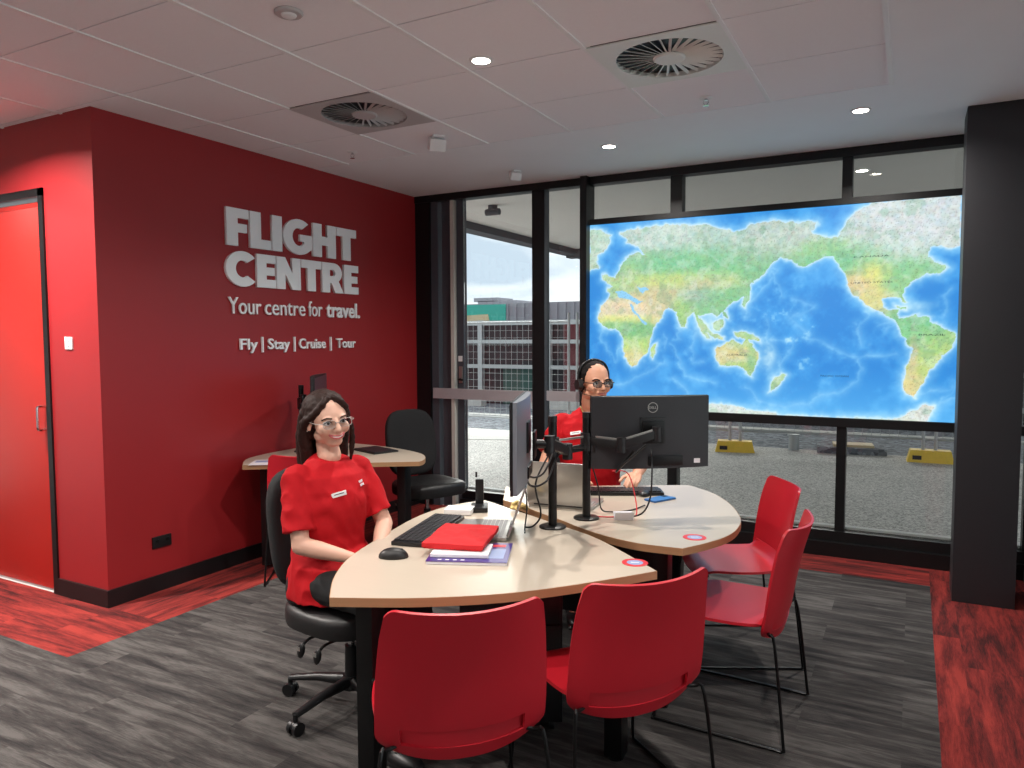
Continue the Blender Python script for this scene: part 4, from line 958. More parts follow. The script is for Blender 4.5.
def laptop(c, rz, label, lean=18, w=.315, d=.215, dark=False):
    """local: hinge along x at y=0, keyboard towards -y, lid leaning to +y"""
    t = thing('laptop', label, 'laptop', (c[0], c[1], ZD), rz, 'open silver laptops')
    MB().box((0, -d/2, .009), (w, d, .014), bev=.003).build('base', M['silver'], t)
    ks = MB()
    for j in range(6):
        for k in range(14): ks.box((-w/2+.022+k*(w-.044)/13, -.025-j*.0175, .0172), ((w-.044)/13-.003, .0145, .002))
    k_ = ks.build('keys', M['silver_key'], t, smooth=False); k_['kind'] = 'stuff'
    MB().box((0, -d+.040, .0164), (.10, .060, .001)).build('touchpad', M['silver_key'], t, smooth=False)
    q = Matrix.Translation((0, .004, .016)) @ Matrix.Rotation(R(-lean), 4, 'X')
    a = MB(); a.box((0, 0, d/2), (w, .007, d), bev=.002); a.xform(q); a.build('lid', M['silver'], t)
    a = MB(); a.box((0, -.0042, d/2+.003), (w-.014, .0012, d-.022)); a.xform(q); a.build('screen', M['screen'], t, smooth=False)
    MB().cyl((-w*.4, .002, .014), (w*.4, .002, .014), .006).build('hinge', M['black'], t)
    return t
laptop((-1.475, 2.705), R(-66), 'open silver laptop in front of the woman, its lid seen edge-on', 20, .31, .215)
laptop((-1.475, 3.205), R(180+6), 'open silver laptop seen from behind its lid, between the two poles', 12, .32, .215)

t = thing('magazine', 'purple glossy magazine under the red cloth on the nearest desk', 'magazine', (-1.445, 2.345, ZD), R(23.5))
MB().box((0, 0, .006), (.292, .250, .010)).build('pages', M['paper'], t, smooth=False)
MB().box((0, 0, .0118), (.296, .254, .0016)).build('cover', M['purple'], t, smooth=False)
MB().box((.095, -.02, .0130), (.07, .12, .0006)).build('cover_picture', M['sticker_blue'], t, smooth=False)
MB().box((.10, .085, .0130), (.05, .03, .0006)).build('cover_badge', M['sticker_red'], t, smooth=False)
for k in range(4): MB().box((-.10+k*.028, -.105, .0130), (.014, .010, .0006)).build('cover_mark', M['paper'], t, smooth=False)
t = thing('notepad', 'small white notepad sticking out between the red cloth and the magazine', 'notepad', (-1.475, 2.335, ZD+.0136), R(23))
MB().box((0, -.01, .006), (.215, .15, .012), bev=.001).build('pages', M['paper'], t)
t = thing('folded_cloth', 'folded red cloth lying on the purple magazine', 'cloth', (-1.535, 2.43, ZD+.026), R(17))
def fold(u, v):
    a, b = u*2-1, v*2-1
    h = noise.noise(V(a*2.2, b*2.2, 3.1))*.008+noise.noise(V(a*5, b*4, 1.1))*.004
    ed = max(abs(a), abs(b))**8
    return (a*.115*(1+.02*math.sin(b*5)), b*.150*(1+.02*math.sin(a*4)), .020+h*(1-ed)-.004*ed)
sheet(fold, 26, 26, .016).build('top_fold', M['cloth_red'], t, ang=60)
def fold2(u, v):
    a, b = u*2-1, v*2-1
    return (a*.112, b*.147, .006+noise.noise(V(a*3, b*3, 8))*.0015)
sheet(fold2, 12, 12, .007).build('under_fold', M['cloth_red'], t, ang=60)

t = thing('cordless_phone', 'black cordless handset standing in its charging base at the far end of the nearest desk', 'phone', (-1.81, 3.02, ZD), R(-60))
MB().box((.03, 0, .012), (.13, .08, .022), bev=.006).build('charging_base', M['black'], t)
m_ = MB(); m_.box((-.01, 0, .078), (.020, .040, .125), bev=.007); m_.build('handset', M['black'], t)
MB().cyl((-.012, -.015, .15), (-.012, -.015, .175), .005).build('antenna', M['black'], t)
t = thing('tissue_pack', 'glossy white packet at the far end of the keyboard on the nearest desk', 'packet', (-1.845, 2.895, ZD), R(20))
MB().box((0, 0, .014), (.13, .10, .026), bev=.009).build('wrapper', M['white'], t)
t = thing('trinket', 'small crumpled gold ornament under the edge-on monitor', 'ornament', (-1.62, 3.065, ZD))
m_ = MB()
for k in range(9): m_.ell((.03*math.cos(k*2.3), .025*math.sin(k*2.3), .022+.012*math.sin(k*1.7)), (.022, .010, .014), Matrix.Rotation(k*1.1, 3, 'Z') @ Matrix.Rotation(k*.7, 3, 'X'), sub=2)
fuse(m_, 'crumpled_body', M['gold'], t, .004, 1)
t = thing('mobile_phone', 'blue mobile phone lying beside the man\'s keyboard', 'phone', (-1.10, 3.60, ZD), R(-27))
MB().box((0, 0, .005), (.075, .150, .009), bev=.003).build('case', M['blue'], t); MB().box((-.018, .05, .0102), (.022, .030, .0016), bev=.0005).build('camera_bump', M['black'], t)
t = thing('mouse', 'dark mouse half hidden behind the blue phone', 'mouse', (-1.205, 3.66, ZD), R(100))
MB().ell((0, 0, .014), (.05, .028, .0135), sub=3).build('shell', M['black'], t)
t = thing('white_card', 'small tilted white card standing at the foot of the big monitor', 'card', (-1.12, 3.12, ZD), R(30))
q = Matrix.Rotation(R(38), 4, 'X')
m_ = MB(); m_.box((0, 0, .026), (.085, .002, .055)); m_.xform(q); m_.build('card', M['paper'], t, smooth=False)
m_ = MB(); m_.box((0, -.005, .022), (.085, .002, .046)); m_.xform(Matrix.Rotation(R(-50), 4, 'X')); m_.build('card_back', M['paper'], t, smooth=False)
t = thing('folder', 'dark closed folder on the wall desk beside the empty task chair', 'folder', (-3.42, 4.24, ZD), R(-20))
MB().box((0, 0, .006), (.30, .20, .011), bev=.002).build('cover', M['black_leather'], t); MB().box((0, 0, .013), (.28, .18, .003)).build('top_sheet', M['monitor_back'], t, smooth=False)
t = thing('leaflet', 'white leaflet on the near corner of the wall desk', 'leaflet', (-3.76, 3.50, ZD), R(35))
MB().box((0, 0, .001), (.15, .21, .002)).build('sheet', M['paper'], t, smooth=False); MB().box((0, .03, .0023), (.11, .07, .0006)).build('printed_picture', M['sticker_blue'], t, smooth=False)
# ------------------------------------------------------------------ people
def mx_of(p, fwd, left):
    f = Vector(fwd).normalized(); l = (Vector(left)-f*Vector(left).dot(f)).normalized(); u = f.cross(l)
    return Matrix(((f.x, l.x, u.x, p[0]), (f.y, l.y, u.y, p[1]), (f.z, l.z, u.z, p[2]), (0, 0, 0, 1)))
def head_mx(pos, yaw, pitch, roll=0., k=1., kz=1.):
    return Matrix.Translation(pos) @ Matrix.Rotation(R(yaw), 4, 'Z') @ Matrix.Rotation(R(pitch), 4, 'Y') @ Matrix.Rotation(R(roll), 4, 'X') @ Matrix.Diagonal((k, k, k*kz, 1))

def hand(mb, wrist, d, palm, thumb, curl=.5, k=1.):
    """wrist point, direction of the fingers, palm normal (inward), direction of the thumb side"""
    w = Vector(wrist); d = Vector(d).normalized(); th = Vector(thumb); th = (th-d*th.dot(d)).normalized(); pn = d.cross(th).normalized()
    if pn.dot(Vector(palm)) < 0: pn = -pn
    off = [.026, .009, -.009, -.025]; ln = [.068, .076, .070, .054]; base = [.086, .090, .086, .078]
    for i in range(4):
        kn = w+d*base[i]*k+th*off[i]*k
        mb.limb(w+d*.015*k+th*off[i]*.6*k, kn, .0145*k, .0105*k, 10)
        a = 0; p = kn; seg = [.42, .32, .26]; r_ = [.0092, .0084, .0076, .0068]
        for s in range(3):
            a += curl*(.75+.12*i)
            q = p+(d*math.cos(a)+pn*math.sin(a))*ln[i]*seg[s]*k
            mb.limb(p, q, r_[s]*k, r_[s+1]*k, 10); p = q
    p = w+d*.025*k+th*.020*k
    for (u_, v_, c_, r0, r1) in ((.80, .60, .15, .013, .0115), (.92, .36, .25, .0105, .0095), (.96, .1, .3, .0095, .008)):
        q = p+(d*u_+th*v_+pn*c_).normalized()*.034*k
        mb.limb(p, q, r0*k, r1*k, 10); p = q
    mb.limb(w-d*.01, w+d*.05*k, .020*k, .016*k, 12)

def head_shape(mb, hm, male=False):
    def E(c, r, q=None): mb_e(mb, hm, c, r, q)
    j = 1.25 if male else 1.06
    E((-.014, 0, .036), (.096, .074, .086))
    E((.020, 0, .020), (.068, .066, .075))
    E((.030, 0, -.028), (.058, .056, .072))
    E((.048, 0, -.083), (.034*j, .031*j, .027))
    E((.010, .030*j, -.062), (.045, .026, .030)); E((.010, -.030*j, -.062), (.045, .026, .030))
    for s in (-1, 1):
        E((.056, s*.037, -.026), (.028, .027, .030))
        E((.076, s*.026, .024), (.014, .024, .009))
        E((-.006, s*.074, -.008), (.017, .008, .028), Matrix.Rotation(s*R(-18), 3, 'Z'))
        E((-.002, s*.073, -.026), (.010, .007, .012))
        E((.095, s*.011, -.030), (.010, .008, .008))
    for p, q, a, b in (((.088, 0, .014), (.108, 0, -.024), .0085, .0115),):
        mb.limb(hm @ V(*p), hm @ V(*q), a*hm.to_scale()[0], b*hm.to_scale()[0])
    E((.084, 0, -.052), (.015, .026, .015))
    mb.limb(hm @ V(-.020, 0, -.050), hm @ V(-.028, 0, -.12), .050*(1.12 if male else .88), .050*(1.18 if male else .90))
def mb_e(mb, hm, c, r, q=None):
    m = hm @ Matrix.Translation(c) @ (q.to_4x4() if q else Matrix.Identity(4)) @ Matrix.Diagonal((r[0], r[1], r[2], 1))
    bmesh.ops.create_icosphere(mb.bm, subdivisions=3, radius=1, matrix=m)

def part(mb, name, m, t, hm=None, ang=60):
    if hm is not None: mb.xform(hm)
    return mb.build(name, m, t, ang=ang)

def face_parts(t, hm, iris, brow, lips, smile, brow_w=.004):
    for s in (-1, 1):
        e = part(MB().ell((.0735, s*.031, .004), (.0125, .0145, .0105)), 'eye', M['eye_white'], t, hm)
        part(MB().ell((.0848, s*.0300, .004), (.0022, .0058, .0058), sub=2), 'iris', M[iris], e, hm)
        part(MB().ell((.0868, s*.0298, .004), (.0010, .0025, .0025), sub=2), 'pupil', M['black'], e, hm)
        part(MB().tube([(.079, s*.0455, .004), (.0865, s*.038, .0112), (.0885, s*.030, .0128), (.0875, s*.022, .0105), (.084, s*.017, .004)], .0017, n=6, sm=3), 'eyelash', M['brow'], t, hm)
        part(MB().tube([(.079, s*.053, .020), (.0885, s*.042, .028), (.0925, s*.030, .0285), (.092, s*.017, .024)], brow_w, n=6, sm=3), 'eyebrow', M[brow], t, hm)
    if smile:
        part(MB().tube([(.082, .022, -.0500), (.0915, .014, -.0550), (.0955, 0, -.0572), (.0915, -.014, -.0550), (.082, -.022, -.0500)], .0048, n=8, sm=3), 'teeth', M['teeth'], t, hm)
        part(MB().tube([(.0815, .030, -.0455), (.0925, .018, -.0495), (.0995, .005, -.0512), (.0995, -.005, -.0512), (.0925, -.018, -.0495), (.0815, -.030, -.0455)], .0030, n=8, sm=3), 'upper_lip', M[lips], t, hm)
        part(MB().tube([(.0815, .030, -.0460), (.0920, .018, -.0585), (.0980, 0, -.0630), (.0920, -.018, -.0585), (.0815, -.030, -.0460)], .0040, n=8, sm=3), 'lower_lip', M[lips], t, hm)
    else:
        part(MB().tube([(.086, .023, -.052), (.0965, .010, -.050), (.099, 0, -.0515), (.0965, -.010, -.050), (.086, -.023, -.052)], .0032, n=8, sm=3), 'upper_lip', M[lips], t, hm)
        part(MB().tube([(.086, .021, -.055), (.0965, .009, -.0585), (.098, 0, -.059), (.0965, -.009, -.0585), (.086, -.021, -.055)], .0038, n=8, sm=3), 'lower_lip', M[lips], t, hm)

def spectacles(t, hm, m, rr=.0017, w=.0245, h=.0175):
    f = MB()
    for s in (-1, 1):
        pts = []
        for k in range(24):
            a = 2*PI*k/24; c, q = math.cos(a), math.sin(a); e = 2/2.8
            pts.append(V(.1015-.10*(abs(s*.032+w*abs(c)**e*(1 if c > 0 else -1))-.0)**2*3.0, s*.032+w*abs(c)**e*(1 if c > 0 else -1), .003+h*abs(q)**e*(1 if q > 0 else -1)))
        pts.append(pts[0]); f.tube(pts, rr, n=6, sm=0)
        f.tube([(.1000, s*.0565, .009), (.096, s*.068, .010), (.07, s*.0745, .008), (.01, s*.077, .006), (-.008, s*.0775, .0)], rr*1.1, n=6, sm=3)
        f.tube([(.1015, s*.0085, .006), (.104, 0, .009)], rr*1.1, n=6, sm=0)
    fr = part(f, 'glasses', M[m], t, hm)
    for s in (-1, 1):
        part(MB().box((.1005, s*.032, .003), (.0008, w*1.8, h*1.75)), 'lens', M['lens'], fr, hm)

def sitter(t, skin, hm, S, male):
    """S: dict of joints in the sitter's own frame"""
    b = MB(); k = S['k']
    head_shape(b, hm, male)
    nb = hm @ V(-.026, 0, -.10)
    b.limb(nb, V(*S['neck']), .049*k if male else .044, .056*k if male else .050)
    b.ell((S['neck'][0]+.006, 0, S['neck'][2]-.052), (.052*k, .058*k, .032*k))
    # trunk under the clothes
    b.loft([((-.02, 0, .52), .10*k, .15*k, 0), ((-.01, 0, .62), .085*k, .125*k, 0), ((S['neck'][0]*.6, 0, .78), .09*k, .13*k, 0), ((S['neck'][0], 0, S['neck'][2]-.14), .080*k, .140*k, 0), ((S['neck'][0], 0, S['neck'][2]-.075), .05*k, .08*k, 0)])
    for s, nm in ((-1, 'r'), (1, 'l')):
        sh, el, wr = (V(*S[x+nm]) for x in ('sh', 'el', 'wr'))
        b.limb(sh, el, .043*k, .036*k); b.limb(el, el.lerp(wr, .35), .037*k, .036*k); b.limb(el.lerp(wr, .35), wr, .036*k, .023*k)
        hd = S['hd'+nm]; hand(b, wr, hd[0], hd[1], hd[2], hd[3], k)
        hp, kn, an = V(.0, s*.09, .565), V(*S['kn'+nm]), V(*S['an'+nm])
        b.limb(hp, kn, .066*k, .048*k); b.limb(kn, an, .046*k, .032*k); b.limb(an, an+V(.12, 0, -.056), .028, .016)
    return fuse(b, 'body', M[skin], t, .0048, 3)

def shirt(t, S, lean_tw=0., belly=0., label=None):
    k = S['k']; b = MB(); nx, nz = S['neck'][0], S['neck'][2]
    b.loft([((.03, 0, .495), .192*k, .190*k, 0), ((.02, 0, .56), .185*k+belly*.5, .186*k, 0), ((.03, 0, .632), .165*k+belly, .182*k, 0), ((.0, 0, .69), .122*k+belly, .160*k, 0), ((nx*.45, 0, .74), .112*k+belly*.7, .155*k, 0), ((nx*.8+.008, 0, .86), .118*k, .168*k, 0),
            ((nx+.006, 0, nz-.13), .110*k, .180*k, 0), ((nx, 0, nz-.075), .094*k, .168*k, 0), ((nx-.002, 0, nz-.036), .074*k, .118*k, Matrix.Rotation(R(12), 3, 'Y')), ((nx+.002, 0, nz-.004), .064*k, .070*k, Matrix.Rotation(R(17), 3, 'Y'))], 36)
    for s, nm in ((-1, 'r'), (1, 'l')):
        sh, el = V(*S['sh'+nm]), V(*S['el'+nm])
        b.ell(sh+V(0, -s*.012, -.002), (.058*k, .056*k, .050*k))
        e = sh.lerp(el, S.get('slv', .72)); ax = (el-sh).normalized()
        q = ax.to_track_quat('Z', 'Y').to_matrix()
        b.loft([(sh-ax*.01, .048*k, .050*k, q), (sh.lerp(e, .4), .058*k, .056*k, q), (sh.lerp(e, .8), .062*k, .056*k, q), (e, .066*k, .058*k, q)], 24)
        if not S.get('male'): b.ell((nx+.070, s*.068, nz-.185), (.045, .060, .060))
    o = fuse(b, 'shirt', M['shirt'], t, .0055, 3, disp=.011, dscale=.075)
    return o

def trousers(t, S):
    k = S['k']; b = MB()
    b.loft([((-.02, 0, .475), .125*k, .180*k, 0), ((-.02, 0, .53), .130*k, .185*k, 0), ((-.02, 0, .60), .115*k, .165*k, 0)], 28)
    for s, nm in ((-1, 'r'), (1, 'l')):
        kn, an = V(*S['kn'+nm]), V(*S['an'+nm])
        b.limb(V(0, s*.09, .560), kn, .082*k, .062*k); b.limb(kn, an-V(.01, 0, .01), .060*k, .052*k)
    fuse(b, 'trousers', M['trousers'], t, .008, 3, disp=.006)
    for s, nm in ((-1, 'r'), (1, 'l')):
        an = V(*S['an'+nm]); m_ = MB()
        m_.ell(an+V(.01, 0, -.032), (.055, .044, .05)); m_.ell(an+V(.10, 0, -.055), (.10, .042, .030)); m_.box(an+V(.07, 0, -.083), (.24, .07, .014), bev=.005)
        fuse(m_, 'shoe', M['black'], t, .006, 2)

# ---- the woman
W = thing('person', 'seated young woman with long dark brown hair and clear glasses, smiling, in a red T-shirt', 'person', (-2.135, 2.335, 0), R(-14))
W['group'] = None; del W['group']
SW = dict(k=1.0, neck=(.012, 0, 1.066), shr=(.0, -.158, 1.0), shl=(.0, .158, 1.0), elr=(.075, -.182, .735), ell=(.095, .215, .755),
          wrr=(.235, -.055, .690), wrl=(.275, .040, .690), knr=(.43, -.10, .565), knl=(.43, .10, .565), anr=(.50, -.10, .09), anl=(.52, .11, .09), slv=.80,
          hdr=((.55, .75, -.25), (0, 0, -1), (.5, -.6, .5), .35), hdl=((.35, -.85, -.30), (0, 0, -1), (.6, .3, .5), .45))
HW = head_mx((.018, -.012, 1.216), -11, 4, 6, 1.07, .88)
sitter(W, 'skin_w', HW, SW, False)
shirt(W, SW); trousers(W, SW)
face_parts(W, HW, 'iris', 'brow', 'lips', True, .0026)
spectacles(W, HW, 'clear_frame', .0014)
# hair: cap with a centre part and long locks behind the shoulders
h = MB()
mb_e(h, HW, (-.022, 0, .040), (.096, .085, .094)); mb_e(h, HW, (-.050, 0, -.02), (.065, .080, .085))
hs = HW.to_scale()[0]
for s in (-1, 1):
    def lk(pts, rs):
        h.chain([HW @ V(p[0], s*p[1], p[2]) for p in pts], rs)
    lk([(.046, .014, .106), (.060, .036, .088), (.050, .060, .056), (.018, .074, .022)], [.012, .013, .013, .014])
    lk([(.004, .079, .018), (-.030, .084, -.02), (-.048, .080, -.08), (-.055, .072, -.14), (-.062, .070, -.20), (-.062, .078, -.26)], [.018, .024, .028, .030, .028, .016])
    lk([(-.01, .045, .09), (-.05, .064, .03), (-.085, .062, -.06), (-.110, .056, -.15), (-.125, .056, -.24), (-.125, .060, -.31)], [.018, .028, .038, .040, .034, .014])
    lk([(-.05, .02, .09), (-.10, .03, .02), (-.115, .02, -.08), (-.135, .02, -.18), (-.140, .02, -.29)], [.03, .035, .036, .034, .016])
h.chain([HW @ V(*p) for p in [(.035, .085, -.03), (.020, .088, -.09), (.012, .085, -.15), (-.002, .080, -.205)]], [.008, .013, .012, .006])
fuse(h, 'hair', M['hair_w'], W, .0045, 4, disp=.004, dscale=.02)
part(MB().ell((-.002, -.081, -.034), (.0035, .0035, .0035), sub=2), 'earring', M['silver'], W, HW)
# badge and printed words on the shirt
def surf(o, y, z, x0=.5):
    """the front of a garment at (y, z) in its wearer's frame"""
    ok, loc, n, i = o.ray_cast(V(x0, y, z), V(-1, 0, 0))
    return (loc, n) if ok else (V(.15, y, z), V(1, 0, 0))
def on_cloth(t, y, z):
    sh_ = [c for c in t.children if c.name.startswith('shirt')][0]
    loc, n = surf(sh_, y, z); ax = n.normalized(); rt = V(0, 0, 1).cross(ax).normalized(); up = ax.cross(rt)
    return Matrix(((rt.x, up.x, ax.x, loc.x+ax.x*.004), (rt.y, up.y, ax.y, loc.y+ax.y*.004), (rt.z, up.z, ax.z, loc.z+ax.z*.004), (0, 0, 0, 1)))
def badge(t, y, z):
    m_ = MB(); m_.box((0, 0, 0), (.062, .019, .004), bev=.0015); m_.xform(on_cloth(t, y, z) @ Matrix.Rotation(R(10), 4, 'Z'))
    m_.build('name_badge', M['white'], t)
    m_ = MB(); m_.box((0, .0015, .0024), (.040, .003, .0006)); m_.xform(on_cloth(t, y, z) @ Matrix.Rotation(R(10), 4, 'Z')); m_.build('badge_line', M['monitor_back'], t, smooth=False)
badge(W, -.035, .925)
for s_, w_, dz in (('FLIGHT', .043, .012), ('CENTRE', .044, -.003)):
    text_mesh('shirt_print', s_, w_, .0105, .0015, M['sign_white'], W, on_cloth(W, .092, .94) @ Matrix.Translation((0, dz, 0)), .012, 'C')

# ---- the man
MN = thing('person', 'man with dark glasses and a black headset, in a red shirt, behind the big monitor', 'person', (-1.655, 4.035, 0), R(-62))
SM = dict(k=1.10, male=True, neck=(.045, 0, 1.135), shr=(.02, -.180, 1.065), shl=(.02, .180, 1.065), elr=(.10, -.275, .810), ell=(.09, .285, .825),
          wrr=(.33, -.14, .790), wrl=(.30, .225, .800), knr=(.36, -.12, .565), knl=(.36, .12, .565), anr=(.30, -.13, .09), anl=(.30, .13, .09), slv=.70,
          hdr=((.92, .35, -.10), (0, 0, -1), (.2, .9, .2), .25), hdl=((.92, -.35, -.10), (0, 0, -1), (.2, -.9, .2), .25))
HM = head_mx((.105, .010, 1.296), 21, 4, 0, 1.06, .93)
sitter(MN, 'skin_m', HM, SM, True)
shirt(MN, SM, belly=.02); trousers(MN, SM)
face_parts(MN, HM, 'iris', 'hair_m', 'lips_m', False, .0036)
spectacles(MN, HM, 'black', .0022, .0250, .0165)
h = MB()
mb_e(h, HM, (-.028, 0, .047), (.0965, .079, .0820)); mb_e(h, HM, (-.055, 0, -.015), (.060, .072, .065))
for s in (-1, 1): h.limb(HM @ V(.012, s*.066, .055), HM @ V(.008, s*.070, .0), .016, .008)
fuse(h, 'hair', M['hair_m'], MN, .0045, 3, disp=.0008, dscale=.012)
hs_ = part(MB().tube([(-.012, -.092, -.005), (-.014, -.087, .060), (-.014, -.060, .110), (-.014, 0, .1315), (-.014, .060, .110), (-.014, .087, .060), (-.012, .092, -.005)], .0065, n=8), 'headset', M['black'], MN, HM)
for s in (-1, 1):
    m_ = MB(); m_.cyl((-.006, s*.078, -.012), (-.006, s*.102, -.012), .034, .030, 28); part(m_, 'ear_cup', M['black_leather'], hs_, HM)
part(MB().tube([(.004, -.100, -.03), (.040, -.092, -.055), (.080, -.055, -.066)], .0022, n=6, sm=4), 'microphone_boom', M['black'], hs_, HM)
badge(MN, -.10, 1.01)
m_ = MB()
m_.tube([(.012, -.062, 1.150), (.075, -.058, 1.135), (.128, -.030, 1.080), (.150, -.004, 1.02)], .004, n=6, sm=4)
m_.build('lanyard', M['gold'], MN)
# ------------------------------------------------------------------ outdoors
struct(MB().between((-30, YW+.06, -.12), (14, 11.0, -.02)), 'ground_pavement', M['pave'], smooth=False)
g = MB(); g.between((XR+.1, -8, -.12), (14, YW+.06, -.02)); struct(g, 'ground_side', M['pave'], smooth=False)
struct(MB().between((-40, 11.0, -.14), (20, 12.9, -.03)), 'ground_gravel', M['gravel'], smooth=False)
struct(MB().between((-40, 12.9, -.14), (20, 13.2, -.0)), 'kerb', M['concrete'], smooth=False)
struct(MB().between((-60, 13.2, -.16), (40, 60, -.05)), 'ground_far', M['gravel'], smooth=False)
g = MB(); q = [(-30, 9.2), (-6.6, 9.5), (-2.9, 11.0), (-30, 11.0)]; g.prism(q, -.03, -.012); struct(g, 'ground_path', M['concrete'], smooth=False)
s = MB(); s.between((-4.75, YW+.06, 2.95), (14, 16, 3.1))
struct(s, 'soffit', M['soffit'], smooth=False)
s = MB(); s.between((-4.95, YW-2, 2.86), (-4.73, 16, 3.15)); s.between((-4.9, 10.9, 2.82), (-2.0, 11.1, 2.95))
struct(s, 'soffit_beam', M['beam'], smooth=False)
# wall head and roof outside of the building shell
struct(MB().between((XL-.2, YW+.02, H+.01), (XR+.3, YW+.07, 3.1)), 'wall_head', M['frame'], smooth=False)
def olight(x, y, label):
    t = thing('soffit_light', label, 'ceiling light', (x, y, 2.95), 0, 'round lights in the outdoor soffit')
    MB().lathe([(.045, -.006), (.065, -.004), (.067, 0), (.045, 0)]).build('trim_ring', M['white'], t)
    MB().lathe([(.001, -.004), (.045, -.004), (.045, 0), (.001, 0)]).build('lens', M['lamp'], t)
olight(-.42, 7.0, 'lit round soffit light outdoors, seen through the pane beside the column')
olight(-2.6, 8.6, 'small lit soffit light outdoors, seen through the middle pane over the map')
t = thing('soffit_speaker', 'dark little fitting under the outdoor soffit behind the door glass', 'speaker', (-3.95, 6.9, 2.95))
MB().cyl((0, 0, 0), (0, 0, -.05), .05).build('mount', M['beam'], t); MB().cyl((-.08, 0, -.07), (.08, 0, -.07), .035).build('body', M['beam'], t)

# temporary fence: panels, feet
def block(x, y, rz, label):
    t = thing('ballast_block', label, 'fence foot', (x, y, -.02), rz, 'yellow fence feet on the pavement')
    b = MB(); b.bm.verts.ensure_lookup_table()
    lo = [(-.26, -.12), (.26, -.12), (.26, .12), (-.26, .12)]
    a = [b.bm.verts.new((x_, y_, 0)) for x_, y_ in lo]; c = [b.bm.verts.new((x_*.86, y_*.8, .15)) for x_, y_ in lo]
    b.bm.faces.new(a[::-1]); b.bm.faces.new(c)
    for i in range(4): b.bm.faces.new((a[i], a[(i+1) % 4], c[(i+1) % 4], c[i]))
    b.build('block', M['yellow'], t, smooth=False)
    MB().box((-.15, -.112, .06), (.1, .012, .05)).build('handle_slot', M['far_dark'], t)
block(-2.13, 10.40, R(12), 'yellow fence foot under the post just right of the big monitor')
block(.22, 10.62, R(3), 'yellow fence foot half hidden by the dark column')
block(-4.56, 10.40, R(5), 'yellow fence foot behind the seated man')
def fence(x0, x1, y0, y1, label):
    L_ = math.hypot(x1-x0, y1-y0); t = thing('wire_fence', label, 'fence', (x0, y0, 0), math.atan2(y1-y0, x1-x0), 'temporary wire fence panels outdoors')
    for x in (.03, L_-.03): MB().cyl((x, 0, .03), (x, 0, 1.93), .021, n=10).build('post', M['galv'], t)
    for z in (.27, 1.80): MB().cyl((.03, 0, z), (L_-.03, 0, z), .015, n=8).build('rail', M['galv'], t)
    m = MB()
    n = int(L_/.10)
    for k in range(1, n): m.box((k*L_/n, -.018, 1.03), (.0045, .0045, 1.52))
    for k in range(0, 14): m.box((L_/2, -.014, .30+k*.114), (L_-.06, .0045, .0045))
    m.build('wire_mesh', M['galv'], t, smooth=False)
fence(-9.4, -6.98, 10.5, 10.45, 'wire fence panel farthest left, behind the glass door')
fence(-6.96, -4.60, 10.45, 10.40, 'wire fence panel seen through the two tall glass panes')
fence(-4.52, -2.17, 10.40, 10.40, 'wire fence panel behind the man and the left half of the map')
fence(-2.09, .17, 10.40, 10.62, 'wire fence panel behind the right half of the map')
fence(.25, 2.6, 10.62, 10.70, 'wire fence panel running off behind the dark column')

# low boundary structure and buildings beyond
Y2 = 15.7
t = thing('boundary_fence', 'pale steel framed boundary fence with dark infill, beyond the wire panels', 'fence', (-8.5, Y2, 0))
def bx(lo, hi): return MB().between(lo, hi)
xs_ = [-13.2, -11.25, -9.33, -7.48, -5.6, -3.7, -1.8, .1, 2.0]
for x in xs_: bx((x-.06, Y2-.08, -.1), (x+.06, Y2+.04, 1.98)).build('post', M['galv'], t, smooth=False, world=True)
for z, h in ((1.86, .11), (1.42, .09), (.82, .09), (.20, .09)): bx((-13.2, Y2-.07, z), (2.0, Y2-.01, z+h)).build('rail', M['galv'], t, smooth=False, world=True)
for x0, x1, mm in ((-13.2, -8.75, 'far_dark'), (-8.75, -7.48, 'far_green'), (-7.48, -7.15, 'far_dark'), (-7.15, -4.5, 'far_red'), (-4.5, 2.0, 'far_dark')):
    if mm == 'far_green':
        bx((x0, Y2+.05, -.1), (x1, Y2+.1, .82)).build('infill_panel', M['far_green'], t, smooth=False, world=True)
        bx((x0, Y2+.05, .82), (x1, Y2+.1, 1.9)).build('infill_panel', M['far_dark'], t, smooth=False, world=True)
    else:
        bx((x0, Y2+.05, -.1), (x1, Y2+.1, 1.9)).build('infill_panel', M[mm], t, smooth=False, world=True)
t = thing('concrete_barrier', 'row of pale concrete blocks at the foot of the boundary fence', 'barrier', (-8.7, Y2-.6, -.05))
for x0, x1 in ((-13, -10.1), (-10.05, -8.9), (-8.1, -5.0), (-4.9, -1.5)):
    bx((x0, Y2-.75, -.05), (x1, Y2-.5, .16)).build('concrete_block', M['concrete'], t, smooth=False, world=True)
# long grey building with vertical cladding
Y3 = 19.
t = thing('clad_building', 'long low grey ribbed building with a teal painted end, behind the fences', 'building', (-10, Y3, 0))
bx((-16, Y3, -.1), (9, Y3+4, 2.56)).build('wall', M['far_grey'], t, smooth=False, world=True)
rb = MB()
for k in range(96): rb.between((-15.9+k*.26, Y3-.05, 0), (-15.81+k*.26, Y3, 2.54))
rb.build('cladding_ribs', M['far_grey'], t, smooth=False, world=True)
bx((-16, Y3-.09, 1.2), (-10.42, Y3-.055, 2.53)).build('teal_panel', M['teal'], t, smooth=False, world=True)
g = MB(); pl = [(-16, 1.2), (-10.75, 1.2), (-11.0, 2.25), (-16, 2.06)]
a = [g.bm.verts.new((x, Y3-.115, z)) for x, z in pl]; b2 = [g.bm.verts.new((x, Y3-.09, z)) for x, z in pl]
g.bm.faces.new(a); g.bm.faces.new(b2[::-1])
for i in range(4): g.bm.faces.new((a[i], a[(i+1) % 4], b2[(i+1) % 4], b2[i]))
g.build('tan_panel', M['tan'], t, smooth=False, world=True)
